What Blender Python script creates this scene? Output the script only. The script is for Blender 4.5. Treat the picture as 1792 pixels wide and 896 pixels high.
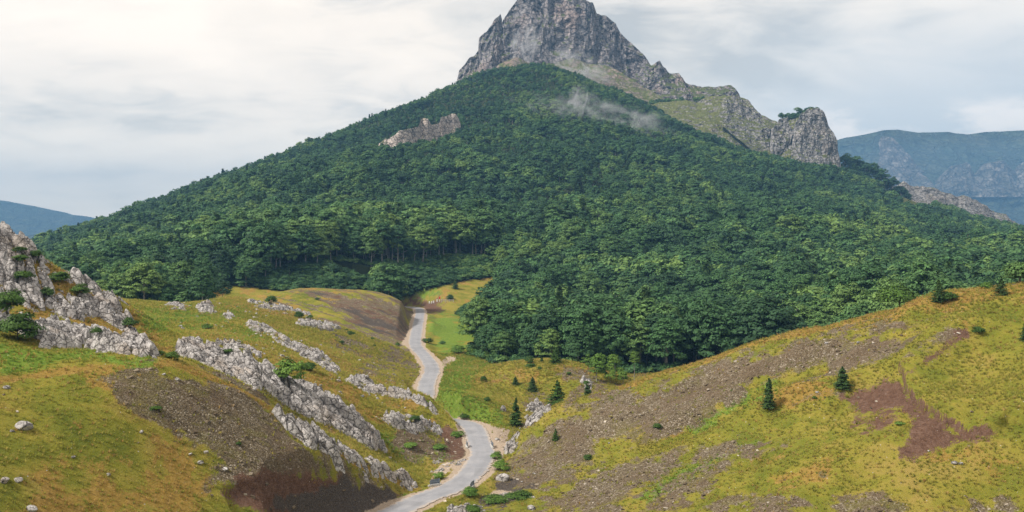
import bpy, math, random
import numpy as np
import time as _t; _T0 = _t.time()
def tick(w): print('TICK', w, round(_t.time() - _T0, 1))
from mathutils import Vector, Matrix
R = math.radians
rng = np.random.default_rng(7)
random.seed(7)
for o in list(bpy.data.objects): bpy.data.objects.remove(o)
SC = bpy.context.scene
COL = SC.collection

# ------------------------------------------------------------------ camera
CAMZ = 40.0
FPX = 1600.0            # focal length in pixels of the 1792 px wide photograph
PITCH = math.atan(48.0 / FPX)
cam_d = bpy.data.cameras.new('camera'); cam = bpy.data.objects.new('camera', cam_d); COL.objects.link(cam)
cam_d.sensor_width = 36.0; cam_d.lens = 36.0 * FPX / 1792.0
cam_d.clip_start = 1.0; cam_d.clip_end = 30000.0
cam.location = (0, 0, CAMZ); cam.rotation_euler = (math.pi / 2 - PITCH, 0, 0)
SC.camera = cam

# ------------------------------------------------------------------ light, sky, exposure
SUN_EL, SUN_AZ = R(46), R(-112)       # azimuth from +Y towards +X: the sun stands to the left
sd = Vector((math.sin(SUN_AZ) * math.cos(SUN_EL), math.cos(SUN_AZ) * math.cos(SUN_EL), math.sin(SUN_EL)))
sl = bpy.data.lights.new('sun', 'SUN'); sun = bpy.data.objects.new('sun', sl); COL.objects.link(sun)
sl.energy = 2.2; sl.angle = R(7); sl.color = (1.0, 0.95, 0.87)
sun.rotation_euler = (-sd).to_track_quat('-Z', 'Y').to_euler(); sun.location = (-200, -100, 400)
SC.view_settings.view_transform = 'Standard'; SC.view_settings.look = 'None'
SC.view_settings.gamma = 1.0; SC.view_settings.use_curve_mapping = False
SC.view_settings.exposure = 1.3
SC.render.engine = 'CYCLES'
cy = SC.cycles
cy.use_denoising = True
cy.max_bounces = 6; cy.diffuse_bounces = 3; cy.transparent_max_bounces = 6; cy.volume_bounces = 0
cy.glossy_bounces = 1; cy.transmission_bounces = 3
cy.volume_step_rate = 4.0; cy.volume_max_steps = 64
cy.sample_clamp_indirect = 4.0

class NT:
    """small helper to write node trees"""
    def __init__(s, tree): s.t = tree; s.n = tree.nodes; s.l = tree.links
    def new(s, kind, **kw):
        n = s.n.new(kind)
        for k, v in kw.items(): setattr(n, k, v)
        return n
    def put(s, sock, v):
        if v is None: return
        if isinstance(v, bpy.types.NodeSocket): s.l.new(v, sock)
        else: sock.default_value = v
    def math(s, op, a, b=None, c=None, clamp=False):
        n = s.new('ShaderNodeMath', operation=op, use_clamp=clamp)
        s.put(n.inputs[0], a); s.put(n.inputs[1], b); s.put(n.inputs[2], c); return n.outputs[0]
    def vmath(s, op, a, b=None):
        n = s.new('ShaderNodeVectorMath', operation=op)
        s.put(n.inputs[0], a); s.put(n.inputs[1], b); return n.outputs[0]
    def noise(s, vec, scale, detail=4, rough=0.55, dist=0.0, out=0):
        n = s.new('ShaderNodeTexNoise')
        s.put(n.inputs['Vector'], vec); n.inputs['Scale'].default_value = scale
        n.inputs['Detail'].default_value = detail; n.inputs['Roughness'].default_value = rough
        n.inputs['Distortion'].default_value = dist
        return n.outputs[out]
    def voro(s, vec, scale, feature='F1', out='Distance', rand=1.0):
        n = s.new('ShaderNodeTexVoronoi', feature=feature)
        s.put(n.inputs['Vector'], vec); n.inputs['Scale'].default_value = scale
        n.inputs['Randomness'].default_value = rand
        return n.outputs[out]
    def mapr(s, v, a, b, c=0.0, d=1.0, smooth=True):
        n = s.new('ShaderNodeMapRange'); n.interpolation_type = 'SMOOTHSTEP' if smooth else 'LINEAR'
        s.put(n.inputs[0], v); s.put(n.inputs[1], a); s.put(n.inputs[2], b); s.put(n.inputs[3], c); s.put(n.inputs[4], d)
        return n.outputs[0]
    def mix(s, f, a, b, kind='RGBA', blend='MIX'):
        n = s.new('ShaderNodeMix', data_type=kind)
        if kind == 'RGBA': n.blend_type = blend
        i = {'RGBA': (6, 7, 2), 'FLOAT': (2, 3, 0)}[kind]
        s.put(n.inputs[0], f); 
        for k, v in ((i[0], a), (i[1], b)):
            if isinstance(v, tuple) and len(v) == 3: v = (*v, 1.0)
            s.put(n.inputs[k], v)
        return n.outputs[i[2]]
    def ramp(s, f, stops):
        n = s.new('ShaderNodeValToRGB'); e = n.color_ramp.elements
        while len(e) < len(stops): e.new(0.5)
        for k, (p, c) in enumerate(stops): e[k].position = p; e[k].color = (*c, 1)
        s.put(n.inputs[0], f); return n.outputs[0]
    def map(s, vec, scale=(1, 1, 1), rot=(0, 0, 0), loc=(0, 0, 0)):
        n = s.new('ShaderNodeMapping'); s.put(n.inputs[0], vec)
        n.inputs['Scale'].default_value = scale; n.inputs['Rotation'].default_value = rot; n.inputs['Location'].default_value = loc
        return n.outputs[0]
    def attr(s, name):
        return s.new('ShaderNodeAttribute', attribute_name=name).outputs['Fac']

world = bpy.data.worlds.new('World'); SC.world = world; world.use_nodes = True
W = NT(world.node_tree); W.n.clear()
sky = W.new('ShaderNodeTexSky', sky_type='NISHITA', sun_disc=False)
sky.sun_elevation = SUN_EL; sky.sun_rotation = SUN_AZ; sky.altitude = 1200; sky.air_density = 1.0; sky.dust_density = 1.5
tc = W.new('ShaderNodeTexCoord').outputs['Generated']
sep = W.new('ShaderNodeSeparateXYZ'); W.l.new(tc, sep.inputs[0])
zz = W.math('MAXIMUM', sep.outputs[2], 0.0)
inv = W.math('DIVIDE', 1.0, W.math('ADD', zz, 0.26))
cmb = W.new('ShaderNodeCombineXYZ')
W.put(cmb.inputs[0], W.math('MULTIPLY', sep.outputs[0], inv)); W.put(cmb.inputs[1], W.math('MULTIPLY', sep.outputs[1], inv))
cv = cmb.outputs[0]                                  # the direction projected on a cloud deck
n1 = W.noise(W.map(cv, (0.55, 0.70, 1), (0, 0, R(-14)), (3.2, 1.4, 0)), 2.3, 5, 0.50, 0.35)
n2 = W.noise(W.map(cv, (1.0, 1.4, 1), (0, 0, R(8)), (1.7, 0.4, 0)), 4.6, 6, 0.55, 0.6)
n3 = W.noise(W.map(cv, (0.3, 0.5, 1), (0, 0, 0), (9.1, 4.4, 0)), 1.1, 3, 0.5)
thick = W.math('ADD', W.math('MULTIPLY', n1, 0.68), W.math('MULTIPLY', n2, 0.32))
cloudcol = W.ramp(thick, [(0.36, (0.40, 0.42, 0.44)), (0.45, (0.62, 0.605, 0.59)), (0.52, (0.76, 0.715, 0.67)), (0.64, (0.85, 0.79, 0.73))])
# the right hand side of the deck is thinner and lets the blue grey through
rightward = W.mapr(W.math('ADD', sep.outputs[0], W.math('MULTIPLY', W.math('SUBTRACT', n3, 0.5), 0.7)), 0.08, 0.48)
lowband = W.mapr(sep.outputs[2], 0.30, 0.10)
blueness = W.math('MULTIPLY', W.math('MULTIPLY', rightward, lowband), 0.95)
cloudcol = W.mix(blueness, cloudcol, (0.50, 0.545, 0.60))
# small bright cumulus line low over the far right hills
lowc = W.math('MULTIPLY', W.mapr(sep.outputs[2], 0.135, 0.112), W.mapr(W.noise(W.map(tc, (1, 1, 2.6), (0, 0, 0)), 9, 5, 0.6), 0.44, 0.62))
cloudcol = W.mix(W.math('MULTIPLY', lowc, rightward), cloudcol, (0.74, 0.72, 0.72))
horizon = W.mapr(sep.outputs[2], 0.16, -0.02)
leftw = W.mapr(sep.outputs[0], -0.02, -0.25)
cloudcol = W.mix(W.math('MULTIPLY', W.math('MULTIPLY', horizon, leftw), 0.75), cloudcol, (1.05, 0.95, 0.80))
cloudcol = W.mix(1.0, cloudcol, (1.05, 1.0, 0.92), blend='MULTIPLY')
bg1 = W.new('ShaderNodeBackground'); W.l.new(sky.outputs[0], bg1.inputs[0]); bg1.inputs[1].default_value = 0.08
bg2 = W.new('ShaderNodeBackground'); W.l.new(cloudcol, bg2.inputs[0]); bg2.inputs[1].default_value = 0.66
mx = W.new('ShaderNodeMixShader'); W.put(mx.inputs[0], 0.93); W.l.new(bg1.outputs[0], mx.inputs[1]); W.l.new(bg2.outputs[0], mx.inputs[2])
wo = W.new('ShaderNodeOutputWorld'); W.l.new(mx.outputs[0], wo.inputs[0])

# ------------------------------------------------------------------ projection helpers
CP, SP = math.cos(PITCH), math.sin(PITCH)
def ray(px, py):
    u = (px - 896.0) / FPX; v = (448.0 - py) / FPX
    return np.array([u, CP + v * SP, -SP + v * CP])
def P3(px, py, Y):
    d = ray(px, py); return np.array([0, 0, CAMZ]) + d * (Y / d[1])
def proj(X, Y, Z):
    """world to photograph pixels"""
    zc = Z - CAMZ
    depth = Y * CP - zc * SP
    up = Y * SP + zc * CP
    depth = np.where(depth < 0.5, 0.5, depth)
    return 896.0 + FPX * X / depth, 448.0 - FPX * up / depth

# ------------------------------------------------------------------ numpy noise
def _h(ix, iy, iz, seed):
    n = (ix.astype(np.int64) * 374761393 + iy.astype(np.int64) * 668265263 + iz.astype(np.int64) * 2147483647 + seed * 1274126177) & 0xffffffff
    n = ((n ^ (n >> 13)) * 1274126177) & 0xffffffff
    n = ((n ^ (n >> 16)) * 2246822519) & 0xffffffff
    return ((n ^ (n >> 15)) & 0xffffff) / float(0xffffff)
def vnoise2(x, y, seed=0):
    x0 = np.floor(x); y0 = np.floor(y); fx = x - x0; fy = y - y0
    fx = fx * fx * fx * (fx * (fx * 6 - 15) + 10); fy = fy * fy * fy * (fy * (fy * 6 - 15) + 10)
    z = np.zeros_like(x0)
    a = _h(x0, y0, z, seed); b = _h(x0 + 1, y0, z, seed); c = _h(x0, y0 + 1, z, seed); d = _h(x0 + 1, y0 + 1, z, seed)
    return (a + (b - a) * fx + (c - a) * fy + (a - b - c + d) * fx * fy) * 2 - 1
def vnoise3(x, y, z, seed=0):
    x0 = np.floor(x); y0 = np.floor(y); z0 = np.floor(z)
    fx = x - x0; fy = y - y0; fz = z - z0
    fx = fx * fx * (3 - 2 * fx); fy = fy * fy * (3 - 2 * fy); fz = fz * fz * (3 - 2 * fz)
    r = 0
    for dx in (0, 1):
        for dy in (0, 1):
            for dz in (0, 1):
                w = (fx if dx else 1 - fx) * (fy if dy else 1 - fy) * (fz if dz else 1 - fz)
                r = r + w * _h(x0 + dx, y0 + dy, z0 + dz, seed)
    return r * 2 - 1
def fbm2(x, y, oct=4, seed=0, gain=0.5):
    s = 0; a = 1; t = 0
    for i in range(oct):
        s = s + a * vnoise2(x * 2 ** i + 17.3 * i, y * 2 ** i - 9.1 * i, seed + i); t += a; a *= gain
    return s / t
def ridged3(x, y, z, oct=4, seed=0, gain=0.55):
    s = 0; a = 1; t = 0
    for i in range(oct):
        s = s + a * (1 - np.abs(vnoise3(x * 2 ** i + 7.7 * i, y * 2 ** i, z * 2 ** i, seed + i))); t += a; a *= gain
    return s / t
def voronoi2(x, y, seed=0, jit=0.9):
    """F1, F2 and the id of the cell"""
    x0 = np.floor(x); y0 = np.floor(y)
    f1 = np.full(x.shape, 9.0); f2 = np.full(x.shape, 9.0); cid = np.zeros(x.shape)
    z = np.zeros_like(x0)
    for dx in (-1, 0, 1):
        for dy in (-1, 0, 1):
            cx = x0 + dx; cy_ = y0 + dy
            px = cx + 0.5 + (_h(cx, cy_, z, seed) - 0.5) * jit; py = cy_ + 0.5 + (_h(cx, cy_, z + 1, seed) - 0.5) * jit
            d = np.hypot(px - x, py - y); idv = _h(cx, cy_, z + 2, seed)
            m = d < f1
            f2 = np.where(m, f1, np.minimum(f2, d)); cid = np.where(m, idv, cid); f1 = np.where(m, d, f1)
    return f1, f2, cid
def sstep(a, b, x):
    t = np.clip((x - a) / (b - a), 0, 1); return t * t * (3 - 2 * t)
def sd_poly(px, py, poly):
    """signed distance to a polygon, positive inside"""
    P = np.array(poly, float); n = len(P)
    d = np.full(px.shape, 1e9); inside = np.zeros(px.shape, bool)
    for i in range(n):
        a = P[i]; b = P[(i + 1) % n]; e = b - a
        wx = px - a[0]; wy = py - a[1]
        t = np.clip((wx * e[0] + wy * e[1]) / max(e @ e, 1e-9), 0, 1)
        d = np.minimum(d, np.hypot(wx - e[0] * t, wy - e[1] * t))
        if a[1] != b[1]:
            c = ((a[1] > py) != (b[1] > py)) & (px < (b[0] - a[0]) * (py - a[1]) / (b[1] - a[1]) + a[0])
            inside ^= c
    return np.where(inside, d, -d)
def d_line(px, py, line):
    P = np.array(line, float); d = np.full(px.shape, 1e9)
    for i in range(len(P) - 1):
        a = P[i]; e = P[i + 1] - a
        wx = px - a[0]; wy = py - a[1]
        t = np.clip((wx * e[0] + wy * e[1]) / max(e @ e, 1e-9), 0, 1)
        d = np.minimum(d, np.hypot(wx - e[0] * t, wy - e[1] * t))
    return d
def blob(cx, cy_, rx, ry, ang=0, n=14):
    a = R(ang)
    return [(cx + rx * math.cos(t) * math.cos(a) - ry * math.sin(t) * math.sin(a), cy_ + rx * math.cos(t) * math.sin(a) + ry * math.sin(t) * math.cos(a))
            for t in [2 * math.pi * k / n for k in range(n)]]

# ------------------------------------------------------------------ the shape of the land
class TPS:
    def __init__(s, pts, reg=0.5):
        s.p = np.array(pts)[:, :2]; z = np.array(pts)[:, 2]; n = len(z)
        s.sc = 50.0
        q = s.p / s.sc
        K = s.k(np.linalg.norm(q[:, None] - q[None], axis=2)) + np.eye(n) * reg * 0.001
        Q = np.c_[np.ones(n), q]
        A = np.block([[K, Q], [Q.T, np.zeros((3, 3))]])
        s.w = np.linalg.solve(A, np.r_[z, 0, 0, 0]); s.q = q
    def k(s, r): return np.where(r > 1e-9, r * r * np.log(np.maximum(r, 1e-9)), 0)
    def __call__(s, x, y):
        q = np.stack([x.ravel(), y.ravel()], 1) / s.sc
        o = np.zeros(len(q)); dm = np.full(len(q), 1e9)
        for j in range(len(s.q)):
            r = np.hypot(q[:, 0] - s.q[j, 0], q[:, 1] - s.q[j, 1]); dm = np.minimum(dm, r); o += s.w[j] * s.k(r)
        o += s.w[-3] + s.w[-2] * q[:, 0] + s.w[-1] * q[:, 1]
        return o.reshape(x.shape), (dm * s.sc).reshape(x.shape)

LA = [(0,896,87),(200,896,96),(400,896,108),(560,896,122),(640,896,128),(0,665,108),(130,648,111),(300,635,118),(420,680,124),(520,745,129),
      (620,810,134),(740,860,139),(0,780,95),(200,765,103),(380,790,113),(500,820,121),(0,612,122),(150,612,126),(270,625,129),(-150,700,95),(-200,640,115),(-200,896,78)]
LA_w = [(-18, 152, 0), (-30, 152, 9), (-45, 148, 15)]
LB = [(0,612,122),(150,612,126),(285,632,129),(0,395,150),(60,440,150),(130,480,151),(200,515,153),(250,545,155),(100,540,139),(200,580,142),(0,500,136),(-150,380,140),(-150,600,112),(285,600,146)]
LC = [(300,600,146),(500,668,154),(600,720,158),(672,790,159),(400,590,180),(560,660,180),(680,720,178),(430,563,215),(520,600,210),(600,645,205),(700,685,196),(745,696,187),(766,711,185),(785,728,184),
      (500,580,240),(600,610,250),(700,650,250),(270,532,262),(430,527,280),(400,520,290),(560,575,262),(330,560,225),(290,575,185),(640,740,176),(700,735,176),(760,745,183),(690,780,168),(180,520,240)]
LD = [(450,517,368),(520,504,382),(600,506,390),(700,525,398),(724,548,402),(470,545,330),(600,575,322),(700,600,320),(560,540,350),(650,550,352)]
LF = [(865,832,150),(930,896,130),(878,800,160),(890,770,168),(940,730,175),(1000,705,178),(1080,680,180),(1160,650,182),(1240,630,182),(1290,606,180),(1400,581,176),(1500,560,172),
      (1600,531,168),(1700,510,165),(1792,493,162),(1792,896,100),(1400,896,108),(1100,896,120),(1200,760,146),(1000,800,150),(1450,700,142),(1650,700,128),(1600,800,114),(1950,470,158),(1950,896,92),(1750,600,142)]
LG = [(825,648,238),(900,633,244),(1000,632,240),(1065,658,232),(900,690,222),(1000,690,220),(930,730,208),(820,690,216),(1060,700,214)]
LH = [(100,490,520),(350,520,400),(600,517,430),(600,482,450),(700,529,440),(860,492,500),(800,510,470),(780,545,440),(860,570,420),
      (-60,490,740),(20,470,760),(75,445,800),(150,418,840),(220,392,880),(300,362,950),(400,326,1020),(500,284,1100),(600,240,1170),(700,198,1250),(780,162,1275),(850,135,1300),(930,120,1300),(1040,151,1300),(1130,191,1280),(1200,226,1240),(1300,266,1200),(1400,290,1170),(1480,308,1130),(1560,362,1060),(1640,388,1000),(1700,404,960),(1792,424,900),(1900,440,880),
      (600,400,640),(600,300,850),(930,300,820),(930,450,540),(930,560,420),(1200,560,420),(1200,400,660),(1500,400,700),(1500,500,500),(1792,450,640),
      (350,420,640),(1100,600,380),(1250,600,330),(1300,330,900),(1650,450,600),(1400,560,350),(1600,540,380),(930,200,1080),(700,240,1100)]
LH_w = [(-1100,1400,-120),(-900,1500,-90),(-500,1600,-10),(0,1700,140),(500,1600,60),(900,1400,-40),(-700,900,-30),(-450,420,0),(700,500,5),(300,330,0)]
def mk(L, extra=()): return TPS([P3(*p) for p in L] + [np.array(e, float) for e in extra])
def behind(crest, back, drop):
    out = []
    for c in crest:
        p = P3(*c); h = np.hypot(p[0], p[1]); out.append((p[0] * (1 + back / h), p[1] * (1 + back / h), p[2] - drop))
    return out
BA = behind([(420,680,124),(520,745,129),(620,810,134)], 14, 3.5)
BB = behind([(-150,380,140),(0,395,150),(60,440,150),(130,480,151),(200,515,153),(250,545,155)], 16, 9)
BC = behind([(270,532,262),(400,520,290),(430,527,280)], 30, 8)
BD = behind([(450,517,368),(520,504,382),(600,506,390),(700,525,398),(724,548,402)], 30, 5)
BF = behind([(878,800,160),(890,770,168),(940,730,175),(1000,705,178),(1080,680,180),(1160,650,182),(1240,630,182),(1290,606,180),(1400,581,176),(1500,560,172),(1600,531,168),(1700,510,165),(1792,493,162),(1950,470,158)], 15, 6) + \
     behind([(1000,705,178),(1080,680,180),(1160,650,182),(1240,630,182),(1290,606,180),(1400,581,176),(1500,560,172),(1600,531,168),(1700,510,165),(1792,493,162),(1950,470,158)], 32, 20)
BG = behind([(825,648,238),(900,633,244),(1000,632,240),(1065,658,232)], 20, 4)
layers = [(mk(LA, LA_w + BA), 16, 0.55), (mk(LB, BB), 14, 0.8), (mk(LC, BC), 34, 0.5), (mk(LD, BD), 42, 0.35), (mk(LF, BF), 16, 0.6), (mk(LG, BG), 20, 0.35), (mk(LH, LH_w), 240, 0.15)]

ROADPX = [(560,960),(690,897),(742,872),(784,857),(808,843),(829,824),(839,808),(845,794),(841,782),(836,768),(832,755),(822,744),(802,739),
          (776,734),(752,722),(741,706),(744,690),(748,669),(756,648),(751,634),(742,622),(728,606),(727,592),(731,570),(735,545),(728,539),(700,537)]
road = []
for (px, py) in ROADPX:
    d = ray(px, py); t = -CAMZ / d[2]; road.append((d[0] * t, d[1] * t))
road.append((road[-1][0] - 22, road[-1][1] + 6))
road = np.array(road)
def catmull(P, n):
    P = np.array(P, float); Q = np.r_[[2 * P[0] - P[1]], P, [2 * P[-1] - P[-2]]]; out = []
    for i in range(len(P) - 1):
        p0, p1, p2, p3 = Q[i:i + 4]
        for t in np.linspace(0, 1, n, endpoint=False):
            out.append(0.5 * (2 * p1 + (p2 - p0) * t + (2 * p0 - 5 * p1 + 4 * p2 - p3) * t * t + (3 * p1 - p0 - 3 * p2 + p3) * t ** 3))
    out.append(P[-1]); return np.array(out)
ROAD = catmull(road, 8)

def raw_height(x, y):
    base = 38.5 * np.exp(-(np.maximum(np.hypot(x * 0.6, y), 0) / 45.0) ** 1.3) - 1.0
    far = np.maximum(y - 1500, 0) * -0.03
    hs = [base + far]
    for tps, r0, sl_ in layers:
        z, dm = tps(x, y); hs.append(np.clip(z, -40, 400) - np.maximum(dm - r0, 0) * sl_)
    K = 0.8; H = np.stack(hs); m = H.max(0)
    return m + K * np.log(np.exp(np.maximum((H - m) / K, -30)).sum(0)) - K * 0.25

NA, NR = 1250, 1500
AZ = np.linspace(R(-40), R(40), NA)
# the rings lie closest where the near slopes are seen
rr = [9.0]
while rr[-1] < 2700:
    r_ = rr[-1]
    rr.append(r_ * (1.02 if r_ < 60 else 1.0026 if r_ < 260 else 1.0032 if r_ < 520 else 1.006))
RR = np.array(rr); NR = len(RR)
# smooth part on a coarse grid, interpolated
ca = np.linspace(R(-40), R(40), 260); crr = np.geomspace(9.0, RR[-1] * 1.001, 520)
CA, CR = np.meshgrid(ca, crr)
CH = raw_height(CR * np.sin(CA), CR * np.cos(CA))
def bil(G, a0, a1, b0, b1, a, b):
    na, nb = G.shape[1], G.shape[0]
    fa = np.clip((a - a0) / (a1 - a0) * (na - 1), 0, na - 1.001); fb = np.clip((b - b0) / (b1 - b0) * (nb - 1), 0, nb - 1.001)
    i = fa.astype(int); j = fb.astype(int); fa -= i; fb -= j
    return (G[j, i] * (1 - fa) + G[j, i + 1] * fa) * (1 - fb) + (G[j + 1, i] * (1 - fa) + G[j + 1, i + 1] * fa) * fb
def smooth_h(x, y):
    return bil(CH, ca[0], ca[-1], math.log(crr[0]), math.log(crr[-1]), np.arctan2(x, y), np.log(np.hypot(x, y)))

def roaddist(x, y):
    sh = x.shape; x = x.ravel(); y = y.ravel(); d = np.full(x.shape, 1e3)
    m = (y > 100) & (y < 480) & (np.abs(x) < 140)
    d[m] = d_line(x[m], y[m], ROAD); return d.reshape(sh)

# pixel outlines of the marks on the slopes (used only to find where on the land they lie)
KNOLLSCREE = [(880,700),(960,695),(985,668),(1030,655),(1070,690),(1050,700),(985,712),(960,742),(925,722)]
SCREE = [
 [(872,832),(880,800),(900,765),(960,730),(1060,690),(1180,650),(1290,608),(1400,590),(1520,578),(1640,572),(1665,583),(1590,622),(1500,655),(1470,668),(1400,672),(1350,672),(1300,700),(1240,726),(1150,757),(1050,797),(960,855),(900,852)],
 [(915,905),(950,868),(1000,845),(1060,818),(1130,785),(1198,775),(1205,800),(1165,830),(1130,865),(1070,905)],
 [(1110,905),(1150,868),(1200,838),(1290,784),(1352,762),(1372,770),(1300,810),(1220,866),(1185,905)],
 [(1210,800),(1260,770),(1300,755),(1300,772),(1240,805)],
 [(1180,900),(1260,868),(1400,862),(1560,890),(1620,900)],
 [(1660,896),(1700,880),(1792,872),(1792,900)],
 [(215,655),(285,640),(380,660),(445,700),(520,755),(560,795),(620,826),(690,866),(640,872),(560,838),(480,832),(400,812),(340,770),(262,715),(228,685)],
 [(395,840),(420,826),(600,832),(640,896),(540,896),(440,880)],
 [(985,690),(1000,660),(1030,655),(1070,690),(1050,700),(990,712)], [(905,700),(960,700),(950,725),(915,715)],
 [(640,522),(700,530),(724,550),(722,575),(700,600),(690,590),(700,560),(660,540)],
 [(612,560),(690,578),(722,600),(700,606),(640,590)],
 [(690,640),(725,620),(740,655),(735,662),(712,640)],
 [(640,640),(700,612),(712,625),(690,650),(650,650)],
 [(596,590),(640,592),(630,608),(598,606)],
 [(700,760),(760,755),(808,780),(812,800),(760,800),(700,770)],
]
SOIL = [   # red and brown earth
 [(1480,700),(1530,680),(1574,662),(1594,700),(1614,716),(1644,742),(1657,756),(1738,757),(1700,768),(1640,786),(1592,802),(1562,800),(1594,764),(1600,738),(1570,722),(1520,728),(1490,745),(1500,715)],
 [(1570,662),(1620,630),(1668,597),(1682,582),(1676,600),(1600,650)],
 [(388,855),(430,838),(520,826),(600,836),(700,868),(640,900),(430,900),(402,880)],
 [(705,529),(745,526),(790,530),(770,536),(762,556),(752,545),(722,535)],
 blob(1540, 745, 40, 10, -25),
 [(770,750),(800,748),(812,772),(806,800),(790,790)], blob(880, 660, 26, 5, -8),
]
DARK = [   # dark grey shale
 [(490,880),(600,838),(690,862),(700,880),(640,905),(540,905)],
 blob(535,542,34,9,22), blob(500,528,30,6,-4), blob(602,548,44,9,25), blob(640,565,46,8,25), blob(575,568,28,6,15), blob(672,572,26,7,30), blob(610,528,50,6,10),
 [(845,870),(880,852),(930,858),(925,880),(880,895),(840,890)],

 [(1520,495),(1790,480),(1792,488),(1750,490)],
]
LUSH = [   # green herbs and brighter grass
 [(0,616),(120,612),(240,622),(270,632),(180,638),(60,648),(0,658)],
 [(752,545),(790,550),(840,585),(795,615),(800,625),(862,632),(835,655),(815,690),(850,705),(885,745),(840,742),(795,738),(760,700),(758,670),(785,630),(748,580)],
 [(672,762),(760,774),(806,788),(800,806),(700,792)],
 [(700,522),(770,495),(760,510),(740,530)],
 [(240,545),(330,540),(420,545),(400,560),(300,575),(250,565)],
 [(380,572),(440,572),(470,590),(420,595)],
 [(610,886),(700,868),(740,866),(680,896)],
 [(1200,745),(1300,688),(1350,660),(1370,668),(1300,705),(1210,755)],
 [(1090,880),(1160,835),(1250,800),(1330,762),(1352,765),(1250,812),(1140,880)],
]
STRAW = [  # dry orange grass
 [(0,662),(90,645),(200,636),(280,638),(240,650),(130,660),(0,680)],
 [(300,630),(420,672),(520,742),(560,780),(520,750),(400,680)],
 [(820,650),(880,634),(1000,632),(1040,648),(940,672),(860,676),(830,668)],
 [(460,508),(520,500),(620,503),(600,508),(500,512),(450,522)],
 [(470,560),(560,590),(700,690),(690,690),(560,610)],
 [(1240,632),(1400,581),(1600,532),(1792,500),(1792,520),(1600,555),(1400,600),(1260,640)],
 [(880,830),(900,770),(960,728),(1100,678),(1180,652),(1100,690),(960,760),(910,800)],
 [(1440,668),(1300,690),(1200,740),(1290,690),(1400,650)],
 [(1560,890),(1500,870),(1300,850),(1200,880),(1330,800),(1560,815),(1792,780),(1792,860)],
 [(700,505),(860,488),(860,515),(790,520)], [(280,540),(360,530),(480,528),(560,545),(500,560),(400,545)],
 [(0,720),(60,700),(330,800),(300,896),(100,896)], [(0,395),(130,478),(250,543),(290,628),(0,612)], [(270,540),(440,600),(700,720),(780,745),(600,700),(420,620)],
]
def field(polys, px, py, n, feather, amp, ymax=900):
    out = np.zeros(px.shape)
    for poly in polys:
        q = np.array(poly, float); x0, y0 = q.min(0) - feather - amp - 4; x1, y1 = q.max(0) + feather + amp + 4
        m = (px > x0) & (px < x1) & (py > y0) & (py < y1)
        if not m.any(): continue
        s = sd_poly(px[m], py[m], poly) + n[m] * amp
        out[m] = np.maximum(out[m], sstep(-feather, feather, s))
    return out

tick('coarse')
A_, R_ = np.meshgrid(AZ, RR)
X = R_ * np.sin(A_); Y = R_ * np.cos(A_)
Z = smooth_h(X, Y)
PX, PY = proj(X, Y, Z)
near = 1 - sstep(500, 900, Y)
wild = fbm2(X / 14, Y / 14, 5, 11) 
fine = fbm2(X / 2.2, Y / 2.2, 4, 23, 0.6)
dip = fbm2((X * 0.9 + Y * 0.5) / 30, (Y * 0.9 - X * 0.5) / 5, 4, 31)
Z += near * (wild * 0.55 * sstep(40, 110, R_) + fine * 0.10)
Z += sstep(520, 800, Y) * (fbm2(X / 150, Y / 190, 4, 41) * 24 + ridged3(X / 90, Y / 160, X * 0, 3, 43) * 9 - 8) * (1 - 0.9 * sstep(700, 1000, np.hypot(X * 0.6, Y)))
PXn = PX; PYn = PY
# scarp at the edge of the upper meadow on the right hill, small terraces, gullies
UP = [(1572,664),(1590,700),(1608,716),(1632,738),(1652,752),(1690,757),(1738,757),(1765,745),(1900,745),(1900,560),(1690,585),(1610,640)]
rightm = (X > 20) & (Y < 200)
s_up = np.where(rightm, sd_poly(PX, PY, UP) + fine * 5, -100)
Z += 1.5 * sstep(-1.5, 1.5, s_up) * (1 - sstep(20, 120, s_up))
Z += np.where(Y < 230, sstep(16, 34, X), 0) * 2.3 * fbm2((X * 0.85 + Y * 0.53) / 34, (Y * 0.85 - X * 0.53) / 8.5, 3, 121) * sstep(60, 100, Y)
rib = [(1070,806),(1110,794),(1210,748),(1300,698),(1350,665),(1440,632)]
drib = np.where(rightm, d_line(PX, PY, rib), 999)
Z -= 1.7 * np.exp(-(drib / 20) ** 2)
rib2 = [(985,856),(1090,800),(1200,764),(1353,708),(1455,690),(1577,650),(1658,590)]
drib2 = np.where(rightm, d_line(PX, PY, rib2), 999)
Z += 1.7 * np.exp(-(drib2 / 24) ** 2)
rib3 = [(1080,900),(1160,845),(1290,780),(1380,750)]
drib3 = np.where(rightm, d_line(PX, PY, rib3), 999)
Z -= 0.6 * np.exp(-(drib3 / 26) ** 2)
BOWL = [(388,855),(430,840),(520,828),(600,838),(690,862),(700,880),(640,920),(430,920),(405,890)]
lm = (X < 0) & (Y < 150)
sb = np.where(lm, sd_poly(PX, PY, BOWL) + fine * 4, -100)
Z -= 0.9 * sstep(-1.5, 3, sb) * (1 - 0.5 * sstep(20, 60, sb))
# eroded gullies on the brown dome
dm_ = np.where((Y > 300) & (Y < 420) & (X < -30), 1.0, 0.0) * sstep(-8, 10, sd_poly(PX, PY, [(455,516),(520,504),(600,504),(700,524),(722,548),(718,606),(620,588),(480,552)]))
gul = fbm2((Y * 0.5 - X * 0.85) / 26, (X * 0.5 + Y * 0.85) / 6.5, 4, 57, 0.6)
Z += dm_ * gul * 1.3
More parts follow.
